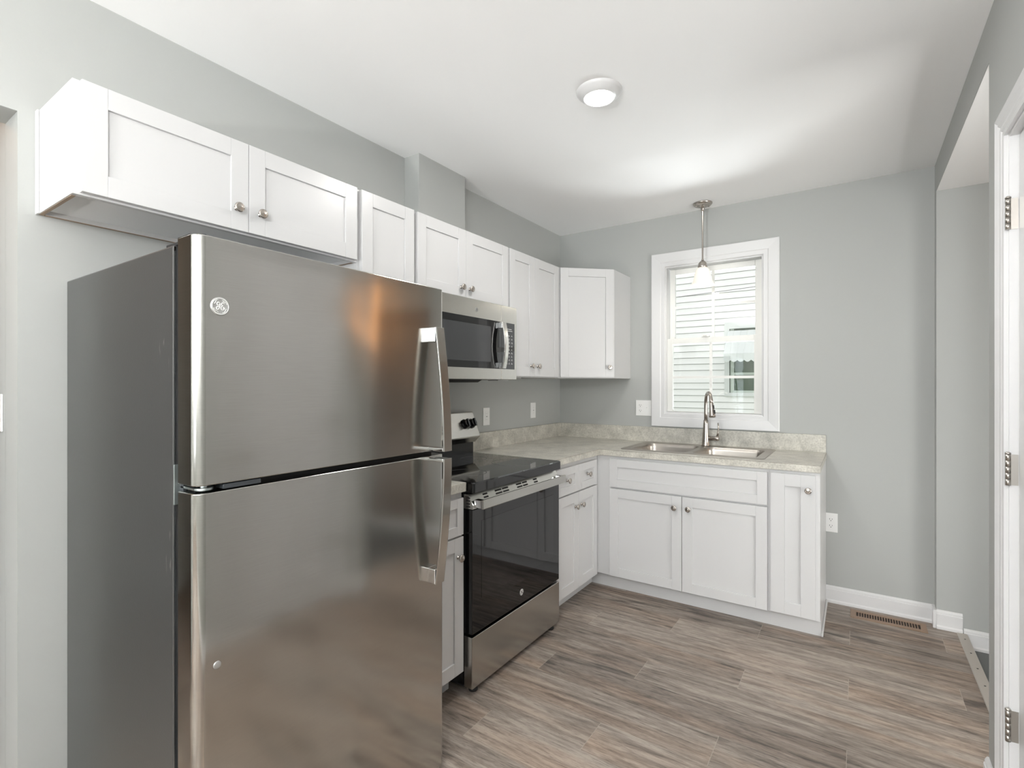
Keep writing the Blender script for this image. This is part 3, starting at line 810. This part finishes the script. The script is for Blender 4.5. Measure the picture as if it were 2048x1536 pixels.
# handles: bowed flat bar with end brackets
def fhandle(door, zt_, zb_, up):
    """far end sits close to the door, the end by the door gap stands out most"""
    yb_ = FY1-0.038; ya = yb_-0.042
    N_ = 18; L = []
    for i in range(N_+1):
        s = i/N_
        L.append((DX + 0.036 + 0.034*math.sin(s*PI/2), zt_ + (zb_-zt_)*s))
    b = MB(); loops = []
    for x, z in L:
        loops.append([(x-0.007, ya+0.003, z), (x-0.002, ya, z), (x, ya+0.004, z), (x, yb_-0.003, z), (x-0.002, yb_, z), (x-0.012, yb_, z)])
    b.loft(loops, smooth=False, cap0=True, cap1=True)
    h = b.build('handle', HANDLEM, door, bevel=0.0008)
    s = 1 if zb_ > zt_ else -1
    b = MB(); b.box(DX-0.001, L[0][0]-0.006, ya+0.002, yb_-0.001, zt_, zt_ + s*0.048); b.build('handle_bracket', CHROME, h, bevel=0.002)
    b = MB(); b.box(DX-0.001, L[-1][0]-0.006, ya+0.002, yb_-0.001, zb_, zb_ - s*0.010); b.build('handle_bracket', CHROME, h, bevel=0.002)
fhandle(d_up, 1.513, 1.108, True)
fhandle(d_lo, 0.672, 1.084, False)
badge(d_up, (DX, -3.094, 1.498), (0,1,0), (0,0,1), (1,0,0), 0.0205, BADGEW, BADGED)
b = MB(); b.lathe([(0.0085, 0), (0.0085, 0.001), (0.007, 0.0018), (0.0005, 0.0018)], (DX, -3.100, 0.705), (1,0,0)); b.build('plug_cap', BADGED, d_lo)
for yy in (FY0+0.06, FY1-0.06):
    for xx in (0.12, 0.66):
        b = MB(); b.lathe([(0.018, 0), (0.02, 0.006), (0.012, 0.012), (0.012, 0.03)], (xx, yy, 0), (0,0,1), n=16); b.build('foot', BLKMATTE, t)

# ================================================================== RANGE
RY0, RY1 = -1.981, -1.212
t = thing('electric_range', 'freestanding stainless electric range with black glass top and oven door', 'range', (0.33, -1.596, 0))
b = MB(); b.box(0.03, 0.612, RY0+0.004, RY1-0.004, 0.035, 0.868); b.build('body', BLACK, t, bevel=0.002)
b = MB()
L = [(x, y) for x, y in rrect(0.055, 0.672, RY0, RY1, 0.012, 4)]
b.loft([[(x, y, 0.866) for x, y in L], [(x, y, 0.904) for x, y in L], [(x + (0.003 if x < 0.3 else -0.004), y + (0.004 if y < -1.5 else -0.004), 0.909) for x, y in L]], cap0=True, cap1=True)
b.build('cooktop', BLKGLASS, t, merge=False)
RING = simple('burner_ring', (0.10, 0.10, 0.105), 0.25)
for cx, cy, r in ((0.22, -1.79, 0.075), (0.22, -1.41, 0.075), (0.48, -1.79, 0.095), (0.48, -1.41, 0.11)):
    b = MB(); b.lathe([(r, 0.0), (r, 0.0004), (r-0.003, 0.0004), (r-0.003, 0.0)], (cx, cy, 0.909), (0,0,1), n=48, cap=False); b.build('burner_ring', RING, t)
# backguard
b = MB(); b.box(0.015, 0.062, RY0+0.003, RY1-0.003, 0.866, 0.978); b.build('riser', BLACK, t, bevel=0.003)
b = MB(); b.prism([(0.012, 1.160), (0.050, 1.160), (0.056, 1.155), (0.112, 1.018), (0.110, 1.010), (0.072, 0.976), (0.012, 0.976)], 'y', RY0, RY1); bgd = b.build('backguard', STEEL2, t, bevel=0.002)
bn = Vector((0.137, 0, 0.056)).normalized(); bt = Vector((-0.056, 0, 0.137)).normalized()
def bgp(y, s): return Vector((0.112, y, 1.018)) + bt*s
for yk in (-1.262, -1.325, -1.868, -1.931):
    b = MB(); c0 = bgp(yk, 0.078)
    b.lathe([(0.029, 0), (0.0295, 0.008), (0.0245, 0.012), (0.0225, 0.028), (0.020, 0.030), (0.0005, 0.030)], c0, bn)
    b.M = frameM(c0+bn*0.026, (0,1,0), bt, bn); b.box(-0.0065, 0.0065, -0.024, 0.024, 0, 0.012)
    k = b.build('control_knob', BLACK, bgd, merge=False, bevel=0.0015)
    b = MB(); b.M = frameM(c0+bn*0.036, (0,1,0), bt, bn); b.box(-0.001, 0.001, 0.004, 0.020, 0, 0.0008); b.build('pointer', DISPLAY, k)
    b = MB(); b.M = frameM(bgp(yk, 0.078), (0,1,0), bt, bn)
    for a in range(-3, 4):
        aa = PI/2 + a*0.75
        b.box(0.033*math.cos(aa)-0.0022, 0.033*math.cos(aa)+0.0022, 0.033*math.sin(aa)-0.0014, 0.033*math.sin(aa)+0.0014, 0, 0.0004)
    b.build('knob_marks', BADGEK, bgd, merge=False)
b = MB(); b.M = frameM(bgp(-1.596, 0.075), (0,1,0), bt, bn); b.box(-0.17, 0.075, -0.045, 0.045, -0.001, 0.0015); b.build('display_panel', BLKGLASS, bgd, bevel=0.001)
# oven door
XD = 0.661
b = MB(); b.box(0.615, XD, RY0+0.005, RY1-0.005, 0.262, 0.792); od = b.build('oven_door', BLKGLASS, t, bevel=0.002)
b = MB(); b.box(XD, XD+0.0008, RY0+0.07, RY1-0.07, 0.40, 0.735)
b.build('oven_window', simple('oven_window_glass', (0.004, 0.004, 0.0045), 0.045, spec=0.72), od)
b = MB(); b.prism([(0.614, 0.794), (XD+0.002, 0.794), (XD+0.002, 0.812), (0.640, 0.856), (0.614, 0.856)], 'y', RY0+0.005, RY1-0.005); ts = b.build('door_top_trim', STEEL2, od, bevel=0.0015)
b = MB(); sl = Vector((0.640-XD-0.002, 0, 0.044)); sl.normalize(); sn = Vector((sl.z, 0, -sl.x)); sM = frameM((XD+0.002, 0, 0.812), (0,1,0), sl, sn)
b.M = sM
for y0, y1 in ((-1.885,-1.852), (-1.795,-1.745), (-1.737,-1.690), (-1.620,-1.575), (-1.567,-1.525), (-1.465,-1.430)):
    for v0 in (0.016, 0.030): b.box(y0, y1, v0, v0+0.0075, -0.001, 0.0006)
b.M = Matrix.Identity(4)
for i in range(4): b.box(0.630, 0.650, RY0+0.0042, RY0+0.006, 0.802+i*0.0125, 0.807+i*0.0125)
b.build('vent_slots', BLKMATTE, ts, merge=False)
b = MB(); b.box(0.699, 0.711, RY0+0.018, RY1-0.018, 0.798, 0.838); hd_ = b.build('handle', STEEL2, od, bevel=0.003)
for y0, y1 in ((RY0+0.018, RY0+0.046), (RY1-0.046, RY1-0.018)):
    b = MB(); b.box(XD+0.001, 0.70, y0, y1, 0.801, 0.835); b.build('handle_bracket', CHROME, od, bevel=0.002)
badge(od, (XD, -1.592, 0.316), (0,1,0), (0,0,1), (1,0,0), 0.0150, BADGEK, BADGEW)
b = MB(); b.box(0.617, XD+0.001, RY0+0.004, RY1-0.004, 0.030, 0.250); b.build('storage_drawer', STEEL2, t, bevel=0.003)
b = MB(); b.box(0.05, 0.63, RY0+0.006, RY1-0.006, 0.028, 0.036)
b.build('base_pan', BLKMATTE, t, merge=False)
for yy in (RY0+0.05, RY1-0.05):
    for xx in (0.10, 0.63):
        b = MB(); b.lathe([(0.019, 0), (0.021, 0.004), (0.019, 0.010), (0.009, 0.013), (0.009, 0.03)], (xx, yy, 0), (0,0,1), n=16); b.build('foot', BLKMATTE, t)

# ================================================================== MICROWAVE
MY0, MY1, MZ0, MZ1 = -1.963, -1.222, 1.352, 1.7665
t = thing('microwave', 'stainless over-the-range microwave with black window above the range', 'microwave', (0.2, -1.59, MZ0))
XM = 0.385
b = MB(); b.box(0.004, XM-0.022, MY0, MY1, MZ0+0.001, MZ1); b.build('body', simple('microwave_case', (0.32, 0.32, 0.31), 0.4, 0.6), t, bevel=0.002)
b = MB(); b.prism([(0.03, MZ0+0.001), (XM-0.08, MZ0+0.001), (XM-0.11, MZ0-0.014), (0.05, MZ0-0.014)], 'y', MY0+0.02, MY1-0.22); b.build('grease_filter', BLKMATTE, t)
b = MB(); b.box(XM-0.10, XM-0.03, MY1-0.14, MY1-0.04, MZ0-0.004, MZ0+0.001); b.build('cooktop_lamp', DISPLAY, t)
YS = -1.372   # split between door and control side
b = MB(); b.box(XM-0.022, XM, MY0, YS-0.001, MZ0+0.002, MZ1-0.001); md = b.build('door', STEEL2, t, bevel=0.002)
b = MB(); b.box(XM-0.022, XM, YS+0.001, MY1, MZ0+0.002, MZ1-0.001); cs = b.build('control_side', STEEL2, t, bevel=0.002)
WZ_0, WZ_1 = 1.412, 1.672
b = MB(); b.box(XM-0.001, XM+0.0010, MY0+0.03, YS-0.001, WZ_0, WZ_1); b.build('window', BLKGLASS, md)
MESH = simple('microwave_window_screen', (0.035, 0.037, 0.04), 0.10, spec=0.8)
b = MB(); b.box(XM+0.0008, XM+0.0016, MY0+0.07, YS-0.10, WZ_0+0.035, WZ_1-0.035); b.build('screen', MESH, md)
b = MB(); b.box(XM-0.001, XM+0.0010, YS+0.001, MY1-0.022, WZ_0, WZ_1); cp = b.build('control_panel', BLKGLASS, cs)
b = MB(); b.M = frameM((XM+0.001, 0, 0), (0,1,0), (0,0,1), (1,0,0))
random.seed(4); px0, px1 = YS+0.040, MY1-0.034
for r_ in range(9):
    z = WZ_1-0.075-r_*0.0195
    for c_ in range(3):
        u = px0+(px1-px0)*(c_+0.1)/3
        b.box(u, u+0.010+0.006*random.random(), z, z+0.0022, 0, 0.0004)
        if r_ in (1, 2, 3, 7): b.box(u+0.002, u+0.012, z+0.006, z+0.0075, 0, 0.0004)
        else: b.box(u+0.005, u+0.0068, z+0.003, z+0.0095, 0, 0.0004)
b.box(px0+0.004, px1-0.012, WZ_1-0.046, WZ_1-0.043, 0, 0.0004); b.box(px0+0.008, px1-0.018, WZ_1-0.036, WZ_1-0.033, 0, 0.0004)
b.build('button_legends', DISPLAY, cp, merge=False)
# bowed vertical handle
b = MB(); loops = []
for i in range(17):
    s = i/16; z = 1.414+(1.668-1.414)*s; x = XM+0.030+0.018*math.sin(PI*s)
    y0, y1 = YS-0.030, YS+0.004
    loops.append([(x-0.008, y0, z), (x-0.001, y0, z), (x, y0+0.004, z), (x, y1-0.004, z), (x-0.001, y1, z), (x-0.008, y1, z)])
b.loft(loops, cap0=True, cap1=True); mh = b.build('handle', HANDLEM, md, bevel=0.0008)
b = MB(); b.box(XM, XM+0.024, YS-0.028, YS+0.002-0.004, 1.415, 1.447); b.build('handle_bracket', CHROME, mh, bevel=0.002)
b = MB(); b.box(XM, XM+0.024, YS-0.028, YS-0.002, 1.634, 1.667); b.build('handle_bracket', CHROME, mh, bevel=0.002)
badge(md, (XM, -1.595, 1.712), (0,1,0), (0,0,1), (1,0,0), 0.0115, BADGEK, BADGED)

# ================================================================== PENDANT
PX, PY = 1.154, -0.122
t = thing('pendant_lamp', 'brushed nickel pendant lamp with lit frosted glass bell hanging over the sink', 'lamp', (PX, PY, HC))
b = MB(); b.lathe([(0.062, 0.0), (0.062, -0.005), (0.054, -0.014), (0.034, -0.020), (0.016, -0.026), (0.010, -0.042), (0.008, -0.05)], (PX, PY, HC), (0,0,1)); b.build('canopy', NICKEL, t)
for a in (0.6, 0.6+PI):
    b = MB(); b.lathe([(0.004, 0), (0.0055, -0.004), (0.004, -0.008), (0.001, -0.009)], (PX+0.043*math.cos(a), PY+0.043*math.sin(a), HC-0.015), (0,0,1), n=12)
    b.build('canopy_screw', NICKEL, t)
b = MB(); b.lathe([(0.009, HC-0.042), (0.0095, HC-0.055), (0.0062, HC-0.062), (0.0062, HC-0.12), (0.0055, HC-0.122), (0.0055, 2.17), (0.008, 2.165), (0.008, 2.15)], (PX, PY, 0), (0,0,1), n=16); b.build('stem', NICKEL, t)
b = MB(); b.lathe([(0.008, 2.160), (0.020, 2.150), (0.028, 2.138), (0.028, 2.128), (0.031, 2.124), (0.031, 2.112), (0.027, 2.108)], (PX, PY, 0), (0,0,1)); b.build('shade_holder', NICKEL, t)
b = MB(); prof = [(0.026, 2.112), (0.034, 2.108), (0.044, 2.094), (0.050, 2.072), (0.0545, 2.048), (0.061, 2.022), (0.072, 2.002), (0.083, 1.991)]
b.lathe(prof + [(r-0.003, z) for r, z in prof[::-1]], (PX, PY, 0), (0,0,1), n=40, cap=False); b.build('lamp_shade', SHADEM, t)
b = MB(); b.lathe([(0.012, 2.10), (0.014, 2.08), (0.026, 2.055), (0.030, 2.035), (0.024, 2.014), (0.010, 2.005), (0.0005, 2.004)], (PX, PY, 0), (0,0,1)); b.build('bulb', BULB, t)
point('pendant_bulb_light', (PX, PY, 2.01), 0.7, (1.0, 0.90, 0.76), 0.02)

# ================================================================== CEILING LIGHTS
for i, (x, y, _) in enumerate(LAMPS):
    t = thing('ceiling_light', ('round white flush ceiling light, lit, between the cabinets and the right wall' if i == 0 else 'round white flush ceiling light behind the camera'), 'ceiling light', (x, y, HC), 'flush ceiling lights')
    b = MB(); b.lathe([(0.094, 0.0), (0.094, -0.004), (0.088, -0.012), (0.072, -0.024), (0.064, -0.030), (0.0625, -0.030), (0.0625, -0.022)], (x, y, HC), (0,0,1), n=48, cap=False)
    b.build('trim_ring', TRIM, t)
    b = MB(); b.lathe([(0.0625, -0.024), (0.060, -0.029), (0.030, -0.0325), (0.0005, -0.0335)], (x, y, HC), (0,0,1), n=48, cap=False); b.build('lens', LENS, t)

t = thing('hanging_fill', 'added unseen fill light just behind the camera, shaped as a three-bulb nickel hanging lamp', 'lamp', (HANGFILL[0], HANGFILL[1], HC))
b = MB(); b.lathe([(0.06, 0), (0.06, -0.02), (0.01, -0.03)], (HANGFILL[0], HANGFILL[1], HC), (0,0,1)); b.build('canopy', NICKEL, t)
b = MB(); b.lathe([(0.006, HC-0.03), (0.006, HANGFILL[2]+0.15)], (HANGFILL[0], HANGFILL[1], 0), (0,0,1), n=12); b.build('stem', NICKEL, t)
for a in range(3):
    b = MB(); b.tube([(HANGFILL[0], HANGFILL[1], HANGFILL[2]+0.16), (HANGFILL[0]+0.17*math.cos(a*2.094), HANGFILL[1]+0.17*math.sin(a*2.094), HANGFILL[2]+0.02), (HANGFILL[0]+0.17*math.cos(a*2.094), HANGFILL[1]+0.17*math.sin(a*2.094), HANGFILL[2]-0.05)], 0.005, 10)
    ar = b.build('arm', NICKEL, t)
    b = MB(); b.lathe([(0.01, -0.05), (0.028, -0.07), (0.032, -0.10), (0.02, -0.125), (0.0005, -0.13)], (HANGFILL[0]+0.17*math.cos(a*2.094), HANGFILL[1]+0.17*math.sin(a*2.094), HANGFILL[2]), (0,0,1), n=20); b.build('bulb', LENS, ar)

t = thing('uplight_fill', 'added unseen uplight behind the camera, shaped as a black floor lamp', 'lamp', (UPFILL[0], UPFILL[1], 0))
b = MB(); b.lathe([(0.14, 0), (0.14, 0.015), (0.02, 0.03)], (UPFILL[0], UPFILL[1], 0), (0,0,1)); b.build('base', BLKMATTE, t)
b = MB(); b.lathe([(0.012, 0.03), (0.012, UPFILL[2]-0.10)], (UPFILL[0], UPFILL[1], 0), (0,0,1), n=16); b.build('pole', BLKMATTE, t)
b = MB(); b.lathe([(0.012, -0.10), (0.08, -0.08), (0.16, -0.02), (0.17, 0.0), (0.165, 0.0), (0.155, -0.018), (0.07, -0.07), (0.001, -0.08)], (UPFILL[0], UPFILL[1], UPFILL[2]), (0,0,1), cap=False); b.build('lamp_shade', BLKMATTE, t)

# warm hallway lamp on the left; adjoining tube added for the door streak
def warm_lamp(x, y, z, label, pw, col):
    t = thing('ceiling_lamp', label, 'lamp', (x, y, z), 'warm lamps in the neighbouring rooms')
    b = MB(); b.lathe([(0.13, 0), (0.13, -0.015), (0.12, -0.02)], (x, y, z), (0,0,1), n=32); b.build('base', NICKEL, t)
    b = MB(); b.lathe([(0.12, -0.02), (0.115, -0.055), (0.08, -0.085), (0.0005, -0.095)], (x, y, z), (0,0,1), n=32, cap=False)
    b.build('lamp_shade', simple('warm_glass', (1, 0.8, 0.6), 0.4, emit=(1.0, 0.5, 0.2), es=3.0), t)
    point('warm_lamp_light', (x, y, z-0.16), pw, col, 0.05)
t = thing('streak_tube', 'added glowing tube in the slate-tiled room, slanted for the orange streak on the refrigerator', 'lamp', (3.86, YO1, 2.0))
b = MB(); b.box(3.82, 3.90, YO1-0.03, YO1, 1.85, 2.10); b.build('back_plate', NICKEL, t, bevel=0.003)
b = MB(); b.tube([(3.62, YO1-0.07, 2.32), (3.72, YO1-0.07, 2.06), (3.93, YO1-0.07, 1.66), (4.10, YO1-0.07, 1.28)], 0.030, 16); b.build('lamp_shade', simple('streak_glow', (1, 0.7, 0.4), 0.4, emit=(1.0, 0.45, 0.16), es=4.0), t)  # added tube, its slant shapes the orange reflection in the refrigerator steel
point('warm_lamp_light', (3.86, YO1-0.20, 1.85), 1.0, (1.0, 0.62, 0.34), 0.03)
BROWN = simple('brown_door_paint', (0.17, 0.115, 0.08), 0.4)
b = MB(); casing(b, 2.84, 3.62, ZLO, 1.98, [(0, -0.01), (0, 0.012), (0.07, 0.018), (0.07, 0)], frameM((0, YO1, 0), (1,0,0), (0,0,1), (0,-1,0)), bottom=False)
d2 = struct(b.build('door_2', BROWN))
b = MB(); b.box(2.842, 3.618, YO1-0.010, YO1-0.001, ZLO+0.005, 1.978); b.build('door_slab', BROWN, d2, bevel=0.002)
b = MB(); b.lathe([(0.026, 0), (0.026, 0.006), (0.011, 0.010), (0.011, 0.03), (0.025, 0.045), (0.02, 0.064), (0.001, 0.066)], (3.54, YO1-0.010, 0.92), (0, -1, 0)); b.build('door_knob', HINGE, d2)
warm_lamp(-0.75, -3.75, HC, 'warm lit flush lamp on the hallway ceiling', 2.2, (1.0, 0.60, 0.34))

# ================================================================== OUTLETS AND SWITCHES
def plate(label, cat, c, u, w, gangs, name='wall_outlet', group='white wall plates', pw=0.070, ph=0.115):
    """gangs: list of 'duplex'/'toggle'"""
    c = Vector(c); u = Vector(u); w = Vector(w)
    t = thing(name, label, cat, c, group)
    n = len(gangs); W_ = pw + 0.046*(n-1)
    M = frameM(c, u, (0,0,1), w)
    b = MB(); b.M = M; b.box(-W_/2, W_/2, -ph/2, ph/2, 0.0, 0.005); b.build('cover_plate', PLATE, t, bevel=0.002)
    for i, g in enumerate(gangs):
        cx = (i-(n-1)/2)*0.046
        if g == 'duplex':
            for s in (-1, 1):
                b = MB(); b.M = M; cz = s*0.0195
                L = [(cx+0.0165*math.cos(a)*1.0, max(-0.0135, min(0.0135, 0.0175*math.sin(a)))+cz) for a in [2*PI*k/24 for k in range(24)]]
                b.loft([[(x, z, 0.005) for x, z in L], [(x, z, 0.0065) for x, z in L]], cap1=True)
                r = b.build('receptacle', PLATE, t)
                b = MB(); b.M = M
                b.box(cx-0.0075, cx-0.0055, cz-0.002, cz+0.007, 0.0064, 0.0069); b.box(cx+0.0055, cx+0.0075, cz-0.001, cz+0.006, 0.0064, 0.0069)
                b.box(cx-0.0022, cx+0.0022, cz-0.0095, cz-0.0055, 0.0064, 0.0069)
                b.build('slots', SLOT, r, merge=False)
        elif g == 'decora':
            b = MB(); b.M = M; b.box(cx-0.0165, cx+0.0165, -0.0335, 0.0335, 0.005, 0.0065); r = b.build('receptacle', PLATE, t, bevel=0.001)
            b = MB(); b.M = M
            for cz in (-0.019, 0.019):
                b.box(cx-0.0075, cx-0.0058, cz-0.003, cz+0.004, 0.0064, 0.0068); b.box(cx+0.0058, cx+0.0075, cz-0.003, cz+0.004, 0.0064, 0.0068)
            b.box(cx-0.006, cx+0.006, -0.0035, 0.0035, 0.0064, 0.0075)
            b.build('slots', simple('slot_grey', (0.45, 0.45, 0.45), 0.5), r, merge=False)
        else:
            b = MB(); b.M = M; b.prism([(-0.006+cx, -0.010), (cx+0.006, -0.010), (cx+0.006, 0.010), (cx-0.006, 0.010)], 'z', 0.005, 0.006)
            b.box(cx-0.004, cx+0.004, 0.000, 0.009, 0.006, 0.016); b.build('toggle', PLATE, t, bevel=0.001, merge=False)
    return t
plate('white outlet plate on the left wall just past the range backguard', 'outlet', (0.0005, -1.005, 1.117), (0,1,0), (1,0,0), ['decora'])
plate('white outlet plate on the left wall nearest the inside corner', 'outlet', (0.0005, -0.424, 1.134), (0,1,0), (1,0,0), ['decora'])
plate('double white wall plate with outlet and switch left of the window', 'outlet', (0.704, -0.0005, 1.153), (1,0,0), (0,-1,0), ['duplex', 'toggle'])
plate('white duplex outlet low on the back wall right of the base cabinets', 'outlet', (1.880, -0.0005, 0.484), (1,0,0), (0,-1,0), ['duplex'])
plate('white light switch at the left frame edge on the hallway wall', 'switch', (-0.188, -3.2505, 1.238), (1,0,0), (0,-1,0), ['toggle'], name='light_switch', group=None)

# ================================================================== FLOOR REGISTER
t = thing('floor_register', 'tan metal floor register let into the planks by the back wall', 'floor vent', (2.152, -0.118, 0))
x0, x1, y0, y1 = 1.980, 2.326, -0.182, -0.060
b = MB()
b.box(x0, x0+0.028, y0, y1, 0, 0.004); b.box(x1-0.028, x1, y0, y1, 0, 0.004); b.box(x0+0.028, x1-0.028, y0, y0+0.030, 0, 0.004); b.box(x0+0.028, x1-0.028, y1-0.030, y1, 0, 0.004)
b.build('frame', BRONZE, t, bevel=0.001, merge=False)
b = MB(); b.box(x0+0.028, x1-0.028, y0+0.03, y1-0.03, 0.0002, 0.0006); b.build('duct_opening', BRONZED, t)
b = MB(); ns = 24
for i in range(1, ns):
    xx = x0+0.028+(x1-x0-0.056)*i/ns
    b.box(xx-0.0022, xx+0.0022, y0+0.03, y1-0.03, 0.0006, 0.0036)
b.build('louvres', BRONZE, t, merge=False)

# ================================================================== OUTSIDE
def grass_mat():
    return simple('outside_ground', (0.16, 0.22, 0.10), 0.9, bump=(6, 0.5))
b = MB(); b.box(-8, 8, 0.2, 14, -0.5, -0.42); g = b.build('lawn_ground', grass_mat()); struct(g)
SID = simple('white_siding', (0.84, 0.84, 0.84), 0.5, bump=(30, 0.15))
hs = thing('neighbour_house', 'white lap-sided neighbouring house seen through the kitchen window', 'house', (0, 5.1, -0.42))
b = MB(); P = 0.1035; z = -0.40; prof = []
while z < 4.6:
    prof.append((5.0-0.016, z)); prof.append((5.0-0.014, z+0.002)); prof.append((5.0, z+P-0.0005)); z += P
pts = [(5.0+0.1, 4.6), (5.0+0.1, -0.40)] + prof
# polygon in (y,z) extruded along x; open slots between courses show the dark core
Rr = []
prev = None
for (x0, x1) in ((-4.0, 0.262), (0.262, 1.30), (1.30, 3.5)):
    z = -0.40
    while z < 4.6:
        if not (x0 == 0.262 and z+P > 1.16 and z < 2.285):
            b.M = Matrix.Identity(4)
            A = [(x0, 5.0-0.018, z), (x1, 5.0-0.018, z), (x1, 5.0-0.003, z+P-0.0055), (x0, 5.0-0.003, z+P-0.0055)]
            vs = [b.v(p) for p in A] + [b.v((x0, 5.02, z)), b.v((x1, 5.02, z)), b.v((x1, 5.02, z+P-0.0055)), b.v((x0, 5.02, z+P-0.0055))]
            for q in ((0,1,2,3), (4,7,6,5), (0,4,5,1), (3,2,6,7), (0,3,7,4), (1,5,6,2)): b.face([vs[i] for i in q])
        z += P
b.build('siding', SID, hs, merge=False)
b = MB(); b.box(-4.0, 3.5, 5.021, 5.6, -0.42, 4.6); b.build('house_body', simple('drip_shade_core', (0.26, 0.26, 0.25), 0.8), hs)  # dark core behind the siding slots stands in for drip shadow
b = MB()
ox0, ox1, oz0, oz1 = 0.262, 1.30, 1.145, 2.318
b.box(ox0, 0.335, 4.96, 5.015, oz0, oz1); b.box(1.225, ox1, 4.96, 5.015, oz0, oz1); b.box(0.335, 1.225, 4.96, 5.015, 2.215, oz1); b.box(0.335, 1.225, 4.955, 5.015, oz0, 1.20)
nw = b.build('window_casing', simple('outside_trim', (0.66, 0.68, 0.68), 0.5), hs, merge=False)
b = MB(); b.box(0.345, 0.40, 4.985, 5.018, 1.20, 2.215); b.box(0.40, 1.225, 4.985, 5.018, 1.20, 1.235); b.box(0.40, 1.225, 4.985, 5.018, 1.48, 1.52); b.build('window_sash', simple('outside_sash', (0.46, 0.52, 0.47), 0.5), hs, merge=False)
b = MB(); b.box(0.40, 1.225, 5.0, 5.018, 1.235, 2.215); b.build('window_pane', simple('tree_reflection_pane', (0.05, 0.085, 0.05), 0.10, bump=(9, 0.5)), hs)  # reflected trees are put into the dark green pane colour
# scalloped metal awning over that window
b = MB(); N_ = 56; top = []; low = []; lip = []
for i in range(N_+1):
    x = 0.33+(1.22-0.33)*i/N_; w_ = 0.012 if (i//6) % 2 else 0.0
    sc_ = 0.030*abs(math.sin(PI*i/6.0))
    top.append((x, 4.95-w_, 2.175)); low.append((x+0.0, 4.60-w_, 1.80)); lip.append((x, 4.595-w_, 1.70-sc_))
b.loft([top, low, lip], closed=False)
ob = b.build('awning', simple('awning_metal', (0.60, 0.63, 0.63), 0.45), hs)
sm = ob.modifiers.new('solid', 'SOLIDIFY'); sm.thickness = 0.006
b = MB(); b.prism([(4.95, 2.170), (4.605, 1.80), (4.60, 1.70), (4.95, 1.73)], 'x', 0.322, 0.328); b.build('awning_end', simple('awning_end_metal', (0.70, 0.76, 0.78), 0.45), hs)
# cable hanging between the houses
b = MB(); pts = [Vector((-2.2+6.0*i/20, 2.5, 2.30+0.040*(-2.2+6.0*i/20+2.2)-0.05*math.sin(PI*i/20)+0.03)) for i in range(21)]
cb_ = b.tube(pts, 0.003, 6).build('overhead_cable', SLOT, loc=(0.6, 2.5, 2.4)); tag(cb_, 'thin dark overhead cable crossing in front of the white siding outside', 'cable')
